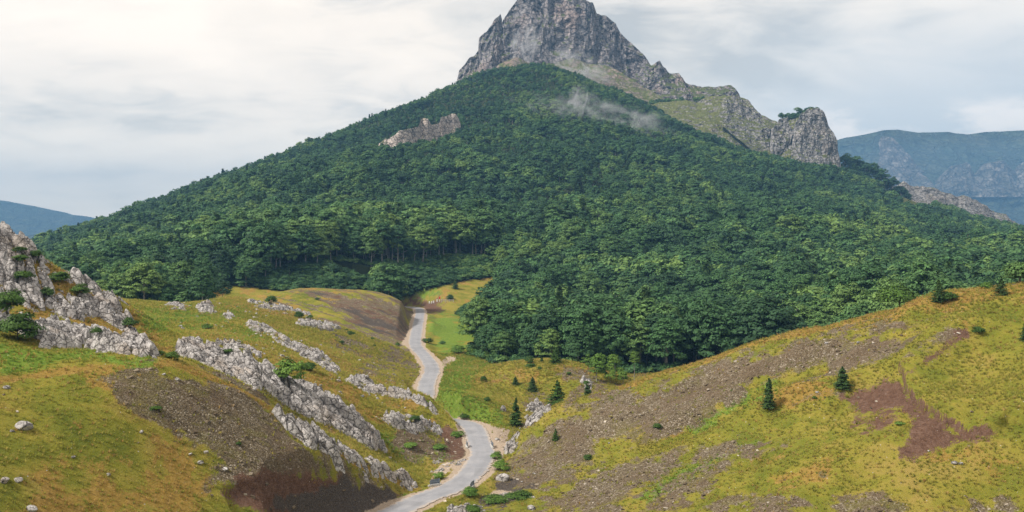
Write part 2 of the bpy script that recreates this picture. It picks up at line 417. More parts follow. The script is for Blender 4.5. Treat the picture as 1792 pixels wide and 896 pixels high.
# road bed
rd = roaddist(X, Y)
wr = np.where(Y > 425, 18.0, 7.5) - 3.2 * sstep(-5, -11, X) * sstep(170, 180, Y) * sstep(222, 212, Y)
wb = sstep(wr, np.minimum(3.4, wr - 1.8), rd)
Z = Z * (1 - wb) + (-0.02) * wb
hump = np.array([P3(*q) for q in [(700,684,190),(735,690,187),(750,698,186),(768,711,185),(782,724,184),(794,736,183)]])
mh = (np.abs(X + 15) < 22) & (Y > 165) & (Y < 205)
dh = np.full(X.shape, 99.0); zh = np.zeros(X.shape); xs_, ys_ = X[mh], Y[mh]; bd = np.full(xs_.shape, 99.0); bz = np.zeros(xs_.shape)
for i in range(len(hump) - 1):
    for t_ in np.linspace(0, 1, 8):
        q = hump[i] * (1 - t_) + hump[i + 1] * t_; d_ = np.hypot(xs_ - q[0], ys_ - q[1]); c_ = d_ < bd; bd = np.where(c_, d_, bd); bz = np.where(c_, q[2], bz)
zt_ = bz - 0.10 * bd ** 1.7 + 0.25 * fbm2(xs_ / 1.5, ys_ / 1.5, 3, 333)
Z[mh] = Z[mh] + np.maximum(zt_ - Z[mh], 0) * sstep(2.5, 3.6, rd[mh])
HZ = Z
PX, PY = proj(X, Y, Z)
def hgt(x, y):
    x = np.asarray(x, float); y = np.asarray(y, float)
    r = np.hypot(x, y); a = np.arctan2(x, y)
    fa = np.clip((a - AZ[0]) / (AZ[-1] - AZ[0]) * (NA - 1), 0, NA - 1.001); i = fa.astype(int); fa = fa - i
    j = np.clip(np.searchsorted(RR, r) - 1, 0, NR - 2); fb = np.clip((r - RR[j]) / (RR[j + 1] - RR[j]), 0, 1)
    return (HZ[j, i] * (1 - fa) + HZ[j, i + 1] * fa) * (1 - fb) + (HZ[j + 1, i] * (1 - fa) + HZ[j + 1, i + 1] * fa) * fb
TT = np.geomspace(50, 2600, 2600)
def hit(px, py, ymin=50):
    """the point of the land seen at a pixel"""
    d = ray(px, py); d = d / d[1]; t = TT[TT >= ymin]
    z = CAMZ + d[2] * t; h = hgt(d[0] * t, t); k = np.argmax(z <= h)
    if not (z <= h).any(): return None
    return np.array([d[0] * t[k], t[k], h[k]])
def nearest_hit(px, py, ymin=50, ymax=1500):
    for dy in range(0, 60, 1):
        p = hit(px, py + dy, ymin)
        if p is not None and p[1] < ymax: return p
    return np.array(P3(px, py, 400))

# masks
n_px = fbm2(X / 6, Y / 8, 6, 71, 0.62) ; n_big = fbm2(X / 11, Y / 11, 3, 77)
def mask(polys, feather=4, amp=10, ymax=520):
    m = Y < ymax
    out = np.zeros(X.shape); out[m] = field(polys, PX[m], PY[m], n_px[m] + 0.55 * fine[m], feather, amp); return out
vis = Y < 520
m_scree = mask(SCREE, 24, 60); m_soil = mask(SOIL, 14, 22); m_dark = mask(DARK, 14, 30); m_lush = mask(LUSH, 16, 34); m_straw = mask(STRAW, 24, 110) * sstep(-0.35, 0.25, n_big + 0.5 * n_px)
m_soil = np.maximum(m_soil, np.where(rightm, sstep(-2.5, -0.5, s_up) * sstep(2.0, 0.3, s_up) * sstep(1750, 1700, PX), 0))
m_dark = np.maximum(m_dark * (1 - dm_), dm_ * sstep(-0.25, -0.5, gul) * 0.8); m_scree = np.maximum(m_scree, dm_ * sstep(0.10, -0.06, gul + 0.25 * fine) * 0.9)
m_soil = np.maximum(m_soil, dm_ * sstep(-0.10, -0.25, gul + 0.25 * fine) * 0.6)
ribm = np.maximum(np.exp(-((drib - 0) / 9) ** 2), np.exp(-(drib2 / 12) ** 2)) * np.where(rightm, 1, 0)
m_scree = m_scree * (1 - np.clip(ribm * 1.3 + 0.3 * n_px * ribm, 0, 1))
FCREST = [(878,800),(890,770),(940,730),(1000,705),(1080,680),(1160,650),(1240,630),(1290,606),(1400,581),(1500,560),(1600,531),(1700,510),(1792,493)]
ACREST = [(0,665),(130,648),(300,635),(420,680),(520,745),(620,810),(740,860)]
dcr = np.where(rightm, d_line(PX, PY, FCREST), 999); dca = np.where(lm, d_line(PX, PY, ACREST), 999)
fr = np.maximum(sstep(9, 2, dcr + 5 * n_px), sstep(9, 2, dca + 5 * n_px)); m_scree *= 1 - 0.9 * fr; m_straw = np.maximum(m_straw, fr * 0.9)
m_shoulder = sstep(3.9, 2.9, rd + 0.8 * n_px + 0.5 * n_big)
PULL = [[(843,742),(868,745),(880,757),(872,772),(858,768),(850,752)], [(700,600),(716,585),(722,575),(732,598),(735,615),(722,612)], [(862,858),(935,862),(900,878),(850,872)],
        [(770,812),(800,806),(826,795),(815,812),(775,832),(752,842),(758,825)], [(770,650),(800,625),(785,622),(770,632)], [(874,748),(892,752),(884,790),(868,800),(868,765)]]
m_shoulder = np.maximum(m_shoulder, mask(PULL, 3, 4) * 0.95)
m_shoulder *= 1 - ((Y > 191) & (Y < 212) & (rd > 2.0))
MEADOW = [(690,535),(700,524),(770,503),(820,492),(866,486),(868,520),(830,528),(790,545),(850,585),(800,640),(700,640)]
ROCKC = [(664,270),(666,262),(700,246),(735,226),(750,226),(795,214),(804,222),(770,236),(740,252),(700,266)]
CLEAR = [(1535,330),(1570,335),(1610,350),(1640,372),(1600,375),(1560,352)]
# where the wood stands
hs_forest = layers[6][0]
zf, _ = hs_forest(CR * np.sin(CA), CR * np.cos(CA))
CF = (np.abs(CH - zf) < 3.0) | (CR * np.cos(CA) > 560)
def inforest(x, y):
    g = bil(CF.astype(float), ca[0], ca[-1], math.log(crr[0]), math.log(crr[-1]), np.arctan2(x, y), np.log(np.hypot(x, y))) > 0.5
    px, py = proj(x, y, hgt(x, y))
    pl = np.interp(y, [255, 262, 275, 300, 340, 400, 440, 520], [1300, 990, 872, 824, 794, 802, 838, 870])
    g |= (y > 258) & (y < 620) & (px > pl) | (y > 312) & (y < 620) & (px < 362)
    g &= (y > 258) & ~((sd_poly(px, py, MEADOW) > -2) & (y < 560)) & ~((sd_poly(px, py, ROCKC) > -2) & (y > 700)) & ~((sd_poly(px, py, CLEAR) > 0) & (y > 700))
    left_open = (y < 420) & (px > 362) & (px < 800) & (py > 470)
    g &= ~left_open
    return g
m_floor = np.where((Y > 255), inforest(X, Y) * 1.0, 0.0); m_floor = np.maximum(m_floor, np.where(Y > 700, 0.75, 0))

tick('masks')
# ------------------------------------------------------------------ mesh helpers
def mesh_np(name, V, F, mat=None, smooth=True, attrs=None):
    me = bpy.data.meshes.new(name); V = np.asarray(V, np.float32); F = np.asarray(F, np.int32)
    me.vertices.add(len(V)); me.vertices.foreach_set('co', V.ravel())
    k = F.shape[1]; me.loops.add(F.size); me.loops.foreach_set('vertex_index', F.ravel())
    me.polygons.add(len(F)); me.polygons.foreach_set('loop_start', np.arange(0, F.size, k, dtype=np.int32))
    me.polygons.foreach_set('use_smooth', np.full(len(F), smooth))
    if attrs:
        for an, av in attrs.items():
            a = me.attributes.new(an, 'FLOAT', 'POINT'); a.data.foreach_set('value', np.asarray(av, np.float32).ravel())
    me.update(calc_edges=True)
    if mat is not None: me.materials.append(mat)
    return me
def link(name, data, parent=None, loc=None, label=None, cat=None, group=None, kind=None):
    o = bpy.data.objects.new(name, data); COL.objects.link(o)
    if parent is not None: o.parent = parent
    if loc is not None: o.location = [float(v) for v in loc]
    if label: o['label'] = label
    if cat: o['category'] = cat
    if group: o['group'] = group
    if kind: o['kind'] = kind
    return o
def grid_faces(nu, nv):
    """faces of a grid stored as [nv][nu]"""
    i = np.arange(nu - 1)[None, :] + np.arange(nv - 1)[:, None] * nu
    return np.stack([i, i + 1, i + 1 + nu, i + nu], -1).reshape(-1, 4)
def mat_new(name):
    m = bpy.data.materials.new(name); m.use_nodes = True; t = NT(m.node_tree); t.n.clear()
    out = t.new('ShaderNodeOutputMaterial'); b = t.new('ShaderNodeBsdfPrincipled'); t.l.new(b.outputs[0], out.inputs[0])
    b.inputs['Roughness'].default_value = 0.9; b.inputs['Specular IOR Level'].default_value = 0.2
    return m, t, b, out
def bump(t, b, h, strength, dist):
    n = t.new('ShaderNodeBump'); t.put(n.inputs['Height'], h); n.inputs['Strength'].default_value = strength; n.inputs['Distance'].default_value = dist
    t.l.new(n.outputs[0], b.inputs['Normal'])
def pos(t): return t.new('ShaderNodeNewGeometry').outputs['Position']

# ------------------------------------------------------------------ materials
def make_ground():
    m, t, b, out = mat_new('hillside')
    p = pos(t)
    big = t.noise(p, 0.045, 4, 0.6, 0.4); mid = t.noise(p, 0.22, 5, 0.65, 0.5); sm = t.noise(p, 1.3, 6, 0.7); tiny = t.noise(p, 5.0, 5, 0.75)
    st = t.noise(t.map(p, (1.6, 0.5, 2.2), (0, 0, R(20))), 0.9, 5, 0.7)
    g = t.ramp(t.math('ADD', t.math('MULTIPLY', big, 0.45), t.math('MULTIPLY', mid, 0.55)),
               [(0.36, (0.105, 0.125, 0.018)), (0.45, (0.165, 0.168, 0.024)), (0.53, (0.235, 0.205, 0.034)), (0.63, (0.29, 0.215, 0.058))])
    straw = t.ramp(sm, [(0.3, (0.20, 0.125, 0.028)), (0.55, (0.31, 0.185, 0.05)), (0.72, (0.38, 0.26, 0.09))])
    lush = t.ramp(sm, [(0.3, (0.075, 0.135, 0.018)), (0.5, (0.135, 0.205, 0.028)), (0.7, (0.21, 0.26, 0.045))])
    def brk(a, s, nn=sm):    # break the edge of a mask up with noise
        q = t.math('ADD', t.math('MULTIPLY', t.math('SUBTRACT', mid, 0.5), s * 1.2), t.math('MULTIPLY', t.math('SUBTRACT', sm, 0.5), s))
        q = t.math('ADD', q, t.math('MULTIPLY', t.math('SUBTRACT', tiny, 0.5), s * 1.1))
        at_ = t.attr(a); win = t.math('MULTIPLY', t.math('MULTIPLY', at_, t.math('SUBTRACT', 1.08, at_)), 4.0)
        return t.mapr(t.math('ADD', at_, t.math('MULTIPLY', q, win)), 0.30, 0.72)
    c = t.mix(t.math('MULTIPLY', brk('straw', 1.7), 0.8), g, straw)
    c = t.mix(brk('lush', 1.3), c, lush)
    c = t.mix(t.math('MULTIPLY', t.mapr(tiny, 0.35, 0.7), 0.3), c, t.mix(0.5, c, (0.06, 0.065, 0.012)))
    c = t.mix(t.math('MULTIPLY', t.mapr(st, 0.56, 0.72), 0.45), c, (0.29, 0.20, 0.06))
    # scree: small stones of many greys and browns
    vc = t.voro(p, 5.0, 'F1', 'Color'); vd = t.voro(p, 5.0, 'F1', 'Distance')
    vs = t.new('ShaderNodeSeparateColor'); t.l.new(vc, vs.inputs[0])
    sc = t.ramp(vs.outputs[0], [(0.0, (0.085, 0.064, 0.040)), (0.5, (0.150, 0.118, 0.075)), (0.85, (0.215, 0.175, 0.120)), (1.0, (0.38, 0.33, 0.27))])
    sc = t.mix(t.mapr(t.noise(p, 0.12, 4, 0.6), 0.42, 0.62), sc, t.mix(0.55, sc, (0.135, 0.092, 0.058)))
    sc = t.mix(t.mapr(mid, 0.52, 0.66), sc, t.mix(0.5, sc, (0.15, 0.135, 0.035)))
    rp = t.map(p, (1, 1, 1), (0, 0, R(-28))); stk = t.noise(t.map(rp, (0.05, 0.9, 0.3)), 1.0, 5, 0.6)
    sc = t.mix(t.math('MULTIPLY', t.mapr(stk, 0.42, 0.62), 0.55), sc, t.mix(0.7, sc, (0.09, 0.068, 0.042)))
    sc = t.mix(t.math('MULTIPLY', t.mapr(stk, 0.60, 0.70), 0.5), sc, (0.19, 0.17, 0.04))
    c = t.mix(brk('scree', 1.2, mid), c, sc)
    so = t.ramp(t.math('ADD', t.math('MULTIPLY', sm, 0.5), t.math('MULTIPLY', tiny, 0.5)), [(0.34, (0.055, 0.028, 0.019)), (0.5, (0.120, 0.068, 0.046)), (0.66, (0.21, 0.135, 0.10))])
    c = t.mix(brk('soil', 2.0), c, so)
    dk = t.ramp(tiny, [(0.3, (0.040, 0.034, 0.030)), (0.5, (0.078, 0.064, 0.054)), (0.72, (0.17, 0.145, 0.12))])
    c = t.mix(brk('dark', 0.9), c, dk)
    gr = t.ramp(tiny, [(0.3, (0.28, 0.21, 0.15)), (0.6, (0.43, 0.345, 0.265)), (0.8, (0.52, 0.44, 0.36))])
    c = t.mix(brk('gravel', 0.8), c, gr)
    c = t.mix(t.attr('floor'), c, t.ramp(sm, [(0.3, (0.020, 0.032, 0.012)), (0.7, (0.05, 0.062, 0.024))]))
    # scattered pale chips everywhere on the open slopes
    chips = t.math('MULTIPLY', t.mapr(t.voro(p, 0.9, 'F1', 'Distance'), 0.085, 0.05), t.mapr(mid, 0.42, 0.56))
    c = t.mix(t.math('MULTIPLY', chips, t.math('SUBTRACT', 1.0, t.attr('floor'))), c, (0.46, 0.43, 0.40))
    t.l.new(c, b.inputs['Base Color']); b.inputs['Roughness'].default_value = 0.95; b.inputs['Specular IOR Level'].default_value = 0.05
    hgt_ = t.math('ADD', t.math('MULTIPLY', sm, 0.6), t.math('ADD', t.math('MULTIPLY', tiny, 0.35), t.math('MULTIPLY', mid, 0.7)))
    hgt_ = t.math('SUBTRACT', hgt_, t.math('MULTIPLY', t.math('MULTIPLY', vd, t.attr('scree')), 0.35))
    bump(t, b, hgt_, 0.9, 0.55)
    return m
def make_rock(name, cols, scale, crack=(0.06, 0.05, 0.045), stain=(0.20, 0.15, 0.09), grass=None, streak=None, bscale=1.0, tint=0.3, bstr=0.9):
    m, t, b, out = mat_new(name)
    p = pos(t)
    n = t.noise(p, 0.9 * scale, 6, 0.7, 0.3); n2 = t.noise(p, 3.6 * scale, 5, 0.7); nb = t.noise(p, 0.16 * scale, 4, 0.6)
    w = t.vmath('ADD', p, t.vmath('SCALE', t.noise(p, 1.1 * scale, 3, 0.6, out=1), None))
    w.node.inputs[1].default_value = (0, 0, 0)
    wn = t.new('ShaderNodeVectorMath', operation='SCALE'); t.l.new(t.noise(p, 1.1 * scale, 3, 0.6, out=1), wn.inputs[0]); wn.inputs[3].default_value = 0.9 / scale
    w = t.vmath('ADD', p, wn.outputs[0])
    e1 = t.voro(t.map(w, (1, 1, 1.5), (R(25), R(20), 0)), 0.75 * scale, 'DISTANCE_TO_EDGE'); e2 = t.voro(w, 2.1 * scale, 'DISTANCE_TO_EDGE')
    ck = t.math('MAXIMUM', t.mapr(e1, 0.07, 0.015), t.math('MULTIPLY', t.mapr(e2, 0.07, 0.0), 0.6))
    c = t.ramp(n, [(0.28, cols[0]), (0.5, cols[1]), (0.72, cols[2])])
    c = t.mix(t.math('MULTIPLY', t.mapr(n2, 0.35, 0.7), 0.35), c, cols[0])
    if streak:
        s = t.noise(t.map(p, (1, 1, 0.12)), 1.0 * scale, 5, 0.65)
        c = t.mix(t.math('MULTIPLY', t.mapr(s, 0.50, 0.64), streak[1]), c, streak[0])
    c = t.mix(t.math('MULTIPLY', t.mapr(nb, 0.52, 0.66), tint), c, stain)
    c = t.mix(t.math('MULTIPLY', ck, 0.8), c, crack)
    if grass:
        nrm = t.new('ShaderNodeNewGeometry').outputs['Normal']; sp = t.new('ShaderNodeSeparateXYZ'); t.l.new(nrm, sp.inputs[0])
        gm = t.mapr(t.math('ADD', sp.outputs[2], t.math('MULTIPLY', t.math('SUBTRACT', n, 0.5), grass[2])), grass[1] - 0.06, grass[1] + 0.06)
        gc = t.ramp(n2, [(0.3, grass[0]), (0.65, grass[3])])
        c = t.mix(gm, c, gc)
    t.l.new(c, b.inputs['Base Color'])
    h = t.math('ADD', t.math('MULTIPLY', n, 0.5), t.math('MULTIPLY', n2, 0.25)); h = t.math('SUBTRACT', h, t.math('MULTIPLY', ck, 0.45))
    bump(t, b, h, bstr, 0.6 * bscale / scale)
    return m
def make_leaf(name, c0, c1, c2, trans=0.25, var=0.5):
    m, t, b, out = mat_new(name)
    oin = t.new('ShaderNodeObjectInfo'); oi = oin.outputs['Random']
    st_ = t.noise(oin.outputs['Location'], 0.012, 3, 0.6)
    oi = t.math('ADD', t.math('MULTIPLY', oi, 0.62), t.mapr(st_, 0.35, 0.65, -0.05, 0.40))
    isl = t.new('ShaderNodeNewGeometry').outputs['Random Per Island']
    c = t.ramp(oi, [(0.0, c0), (0.55, c1), (0.92, c2)])
    k = t.mapr(isl, 0.0, 1.0, 1 - var, 1 + var, smooth=False)
    hsv = t.new('ShaderNodeHueSaturation'); t.put(hsv.inputs['Value'], k); t.put(hsv.inputs['Color'], c)
    hsv.inputs['Saturation'].default_value = 1.0
    c = hsv.outputs[0]
    t.l.new(c, b.inputs['Base Color']); b.inputs['Roughness'].default_value = 0.7; b.inputs['Specular IOR Level'].default_value = 0.25
    tr = t.new('ShaderNodeBsdfTranslucent'); t.l.new(c, tr.inputs[0])
    mx_ = t.new('ShaderNodeMixShader'); mx_.inputs[0].default_value = trans
    t.l.new(b.outputs[0], mx_.inputs[1]); t.l.new(tr.outputs[0], mx_.inputs[2]); t.l.new(mx_.outputs[0], out.inputs[0])
    return m
def make_plain(name, col, rough=0.8, nscale=3.0, var=0.35, spec=0.2, metal=0.0, bstr=0.3, bdist=0.03):
    m, t, b, out = mat_new(name)
    n = t.noise(pos(t), nscale, 5, 0.65)
    dark = tuple(v * (1 - var) for v in col); lite = tuple(min(1, v * (1 + var)) for v in col)
    t.l.new(t.ramp(n, [(0.3, dark), (0.7, lite)]), b.inputs['Base Color'])
    b.inputs['Roughness'].default_value = rough; b.inputs['Specular IOR Level'].default_value = spec; b.inputs['Metallic'].default_value = metal
    bump(t, b, n, bstr, bdist); return m
M = {}
M['ground'] = make_ground()
M['karst'] = make_rock('limestone', [(0.20, 0.185, 0.175), (0.42, 0.395, 0.38), (0.60, 0.57, 0.55)], 0.8, crack=(0.05, 0.042, 0.037), stain=(0.36, 0.28, 0.21), tint=0.4, bstr=0.6)
M['cliff'] = make_rock('grey_cliff_rock', [(0.08, 0.077, 0.085), (0.215, 0.20, 0.205), (0.46, 0.42, 0.405)], 0.12, crack=(0.02, 0.02, 0.025), stain=(0.42, 0.31, 0.27),
                       streak=((0.46, 0.39, 0.37), 0.5), grass=((0.06, 0.085, 0.03), 0.66, 0.5, (0.12, 0.13, 0.045)), tint=0.5)
M['crag'] = make_rock('pale_crag_rock', [(0.15, 0.145, 0.145), (0.30, 0.285, 0.28), (0.46, 0.43, 0.42)], 0.16, crack=(0.04, 0.04, 0.035), stain=(0.34, 0.27, 0.22),
                      grass=((0.07, 0.095, 0.03), 0.62, 0.7, (0.15, 0.15, 0.05)))
M['pinkrock'] = make_rock('pinkish_cliff_rock', [(0.30, 0.255, 0.225), (0.52, 0.45, 0.40), (0.68, 0.60, 0.54)], 0.2, crack=(0.06, 0.05, 0.045), stain=(0.45, 0.30, 0.2), grass=((0.07, 0.095, 0.03), 0.7, 0.8, (0.15, 0.15, 0.05)))
M['ridgerock'] = make_rock('broken_ridge_rock', [(0.12, 0.115, 0.11), (0.27, 0.255, 0.25), (0.44, 0.41, 0.40)], 0.2, crack=(0.04, 0.04, 0.035), stain=(0.34, 0.27, 0.22), grass=((0.07, 0.095, 0.03), 0.93, 0.9, (0.15, 0.15, 0.05)))
M['alp'] = make_rock('alpine_grass_and_rock', [(0.17, 0.165, 0.155), (0.30, 0.28, 0.26), (0.42, 0.39, 0.36)], 0.14, crack=(0.05, 0.05, 0.03), stain=(0.25, 0.20, 0.12),
                     grass=((0.075, 0.10, 0.028), 0.66, 1.8, (0.18, 0.18, 0.06)), tint=0.3)
M['talus'] = make_rock('talus_slope', [(0.17, 0.14, 0.12), (0.27, 0.22, 0.19), (0.36, 0.30, 0.26)], 0.10, crack=(0.10, 0.11, 0.05), stain=(0.40, 0.26, 0.19),
                       grass=((0.075, 0.10, 0.035), 0.68, 1.2, (0.16, 0.17, 0.06)), tint=0.6)
M['far'] = make_rock('far_mountain', [(0.03, 0.048, 0.035), (0.055, 0.075, 0.05), (0.11, 0.12, 0.08)], 0.012, crack=(0.05, 0.06, 0.05), stain=(0.16, 0.14, 0.10), tint=0.25,
                     grass=((0.05, 0.07, 0.045), 2.0, 0.1, (0.08, 0.09, 0.05)))
M['far_rock'] = make_rock('far_cliff', [(0.06, 0.07, 0.055), (0.13, 0.12, 0.105), (0.26, 0.22, 0.20)], 0.02, streak=((0.44, 0.38, 0.35), 0.4))
M['leaf'] = make_leaf('broadleaf_foliage', (0.025, 0.064, 0.027), (0.062, 0.140, 0.044), (0.150, 0.240, 0.058), var=0.38)
M['leaf_lime'] = make_leaf('young_foliage', (0.07, 0.15, 0.025), (0.11, 0.20, 0.03), (0.16, 0.26, 0.04))
M['needle'] = make_leaf('conifer_foliage', (0.038, 0.075, 0.020), (0.052, 0.10, 0.024), (0.07, 0.13, 0.032), 0.22)
M['shrubleaf'] = make_leaf('shrub_foliage', (0.040, 0.085, 0.014), (0.060, 0.12, 0.018), (0.09, 0.16, 0.022))
M['bark'] = make_plain('pale_bark', (0.26, 0.245, 0.22), 0.9, 2.5, 0.45)
M['darkbark'] = make_plain('dark_bark', (0.085, 0.068, 0.052), 0.9, 2.5, 0.4)

# ------------------------------------------------------------------ terrain mesh
V = np.stack([X, Y, Z], -1).reshape(-1, 3)
me = mesh_np('hillside', V, grid_faces(NA, NR), M['ground'], True,
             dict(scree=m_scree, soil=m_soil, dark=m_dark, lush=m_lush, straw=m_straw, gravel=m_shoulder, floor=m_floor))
link('terrain', me, kind='structure')
# a wide sheet under and beyond the modelled valley, down to the horizon
def disc():
    ang = np.linspace(0, 2 * math.pi, 97)[:-1]; rad = [4.0, 8.5, 40, 200, 800, 2600, 8000, 14000]
    zs = {4.0: 38.2, 8.5: 35.2, 40: 8, 200: -14, 800: -30, 2600: -60, 8000: -140, 14000: -200}
    vs = [(0, 0, 38.4)]; 
    for r_ in rad: vs += [(r_ * math.sin(a), r_ * math.cos(a), zs[r_]) for a in ang]
    fs = []
    bm_v = vs; n = len(ang)
    me = bpy.data.meshes.new('lowland')
    faces = [(0, 1 + k, 1 + (k + 1) % n) for k in range(n)]
    for q in range(len(rad) - 1):
        for k in range(n):
            a = 1 + q * n + k; b_ = 1 + q * n + (k + 1) % n; faces.append((a, a + n, b_ + n, b_))
    me.from_pydata(bm_v, [], faces); me.materials.append(M['far']); me.update(); return me
link('ground', disc(), kind='structure')

# ------------------------------------------------------------------ road
def ribbon(line, half, z, name, mat, jitter=0.0, crown=0.0, cols=5):
    L = np.array(line); T = np.gradient(L, axis=0); T /= np.linalg.norm(T, axis=1)[:, None]; Nn = np.c_[T[:, 1], -T[:, 0]]
    us = np.linspace(-1, 1, cols); vs = []
    for i in range(len(L)):
        for k, u in enumerate(us):
            e = 0
            if abs(u) == 1: e = jitter * float(vnoise2(np.array([i * 0.45 + 50 * u]), np.array([3.3 * u]), 5)[0])
            q = L[i] + Nn[i] * (u * half + e); vs.append((q[0], q[1], z + crown * (1 - u * u)))
    return mesh_np(name, vs, grid_faces(cols, len(L)), mat, True, dict(across=np.tile(np.abs(us), len(L))))
m, t, b, out = mat_new('worn_asphalt'); p = pos(t)
a1 = t.noise(p, 0.35, 4, 0.6); a2 = t.noise(p, 9, 3, 0.7)
c = t.ramp(a1, [(0.3, (0.215, 0.218, 0.235)), (0.55, (0.265, 0.265, 0.282)), (0.75, (0.31, 0.305, 0.315))])
c = t.mix(t.math('MULTIPLY', t.mapr(a2, 0.4, 0.7), 0.25), c, (0.17, 0.17, 0.18))
ac = t.attr('across'); trk = t.math('MULTIPLY', t.mapr(t.math('ABSOLUTE', t.math('SUBTRACT', ac, 0.42)), 0.22, 0.05), t.mapr(t.noise(p, 0.25, 3), 0.35, 0.65))
c = t.mix(t.math('MULTIPLY', trk, 0.4), c, (0.18, 0.18, 0.19))
c = t.mix(t.math('MULTIPLY', t.mapr(t.math('ADD', ac, t.math('MULTIPLY', t.noise(p, 1.2, 4), 0.6)), 1.02, 1.3), 0.8), c, (0.40, 0.33, 0.265))
ptc = t.voro(p, 0.22, 'F1', 'Color'); pcs = t.new('ShaderNodeSeparateColor'); t.l.new(ptc, pcs.inputs[0])
c = t.mix(t.math('MULTIPLY', t.mapr(pcs.outputs[0], 0.78, 0.82), 0.35), c, (0.17, 0.17, 0.18))
crk = t.voro(t.vmath('ADD', p, t.noise(p, 0.5, 3, out=1)), 0.11, 'DISTANCE_TO_EDGE')
c = t.mix(t.math('MULTIPLY', t.math('MULTIPLY', t.mapr(crk, 0.03, 0.004), t.mapr(a1, 0.5, 0.6)), 0.25), c, (0.2, 0.2, 0.21))
t.l.new(c, b.inputs['Base Color']); b.inputs['Roughness'].default_value = 0.75; bump(t, b, a2, 0.2, 0.02)
M['asphalt'] = m
link('road', ribbon(catmull(road, 30), 2.3, 0.07, 'road', M['asphalt'], 0.30, 0.05, 9), kind='structure')
far_r = catmull([P3(330,516,392)[:2], P3(385,517,396)[:2], P3(440,522,404)[:2], P3(480,530,412)[:2]], 12)
fm = ribbon(far_r, 2.4, 0.0, 'path', M['asphalt'], 0.3)
co = np.zeros(len(fm.vertices) * 3); fm.vertices.foreach_get('co', co); co = co.reshape(-1, 3); co[:, 2] = hgt(co[:, 0], co[:, 1]) + 0.35; fm.vertices.foreach_set('co', co.ravel()); fm.update()
link('path', fm, kind='structure')

tick('terrain')
# ------------------------------------------------------------------ cliffs and far mountains: thick rock bodies
def curtain(name, crest, base, thick, nu, nv, mat, amp, freq, vert=0.35, rough_crest=3.0, power=0.8, seed=1, kind='structure', backz=-60, loc=None, big=None, **kw):
    """crest and base: (px, py, Y) columns of the same run; the body has a front, a crest and a back slope"""
    cr = np.array([P3(*c) for c in crest]); bs = np.array([P3(*c) for c in base])
    def resample(A, n):
        s = np.r_[0, np.cumsum(np.abs(np.diff(A[:, 0])) + 0.25 * np.linalg.norm(np.diff(A[:, 1:], axis=0), axis=1))]; s /= s[-1]
        u = np.linspace(0, 1, n); return np.stack([np.interp(u, s, A[:, k]) for k in range(3)], 1), u
    C, u = resample(cr, nu)
    sb_ = (bs[:, 0] - bs[0, 0]) / (bs[-1, 0] - bs[0, 0]); cu = (C[:, 0] - cr[:, 0].min()) / np.ptp(cr[:, 0])
    B = np.stack([np.interp(cu, sb_, bs[:, k]) for k in range(3)], 1)
    v = np.linspace(0, 1, nv)[:, None, None]
    Pq = B[None] + (C - B)[None] * v
    Pq[..., 1] = B[None, :, 1] + (C[:, 1] - B[:, 1])[None] * (v[..., 0] ** power)
    nb = nv // 3; vb = np.linspace(0, 1, nb + 1)[1:, None, None]
    back = C[None] + np.array([0, 1, 0])[None, None] * thick * vb ** 0.8
    back[..., 2] = C[None, :, 2] + (backz - C[:, 2])[None] * (vb[..., 0] ** 1.4)
    Q = np.concatenate([Pq, back], 0); x, y, z = Q[..., 0], Q[..., 1], Q[..., 2]
    rg = ridged3(x * freq, y * freq, z * freq * vert, 5, seed) - 0.62
    r2 = ridged3(x * freq * 3.1, y * freq * 3.1, z * freq * 1.9, 3, seed + 9) - 0.62
    edge = np.minimum(sstep(0, 0.05, u), sstep(1, 0.95, u))[None] * np.ones((Q.shape[0], 1))
    Q[..., 1] -= amp * (rg * 1.6 + r2 * 0.45) * edge
    Q[..., 0] += amp * 0.35 * vnoise3(x * freq * 1.7, y * freq, z * freq * 0.8, seed + 20) * edge
    vv = np.concatenate([v[:, 0, 0], 1 - vb[:, 0, 0] * 0.5])[:, None]
    Q[..., 2] += rough_crest * (vnoise3(x * freq * 2.3, y * 0, z * 0 + 1.1, seed + 30) * 0.6 + vnoise3(x * freq * 6.3, y * 0, z * 0 + 4.1, seed + 31) * 0.4) * sstep(0.5, 1, vv) * edge
    if big is not None: Q = big(Q, x, y, z)
    me_ = mesh_np(name, Q.reshape(-1, 3), grid_faces(nu, Q.shape[0]), mat)
    return link(name, me_, kind=kind if kind else None, **kw)
# main peak
curtain('mountain_peak',
    [(780,165,1440),(796,150,1440),(797,125,1445),(812,106,1445),(835,86,1450),(838,66,1450),(850,56,1450),(862,34,1450),(875,22,1450),(884,42,1452),(890,30,1455),(905,10,1460),(916,-8,1460),(935,-16,1462),(960,-18,1465),(985,-10,1465),
     (1005,-3,1465),(1020,6,1465),(1036,6,1465),(1043,26,1468),(1060,30,1468),(1078,44,1468),(1086,60,1468),(1105,78,1465),(1120,96,1460),(1132,116,1455),(1150,110,1450),(1166,118,1445),(1175,127,1440),(1192,128,1435),(1210,144,1430),(1232,153,1425),(1255,150,1420),(1276,149,1415),(1292,166,1410),(1300,185,1405)],
    [(780,190,1380),(850,175,1385),(900,185,1385),(1000,205,1380),(1100,215,1370),(1200,220,1350),(1300,230,1340)],
    170, 900, 330, M['cliff'], 30, 1 / 60, 0.22, 5.0, 0.75, 3, backz=60, label='jagged grey limestone peak')
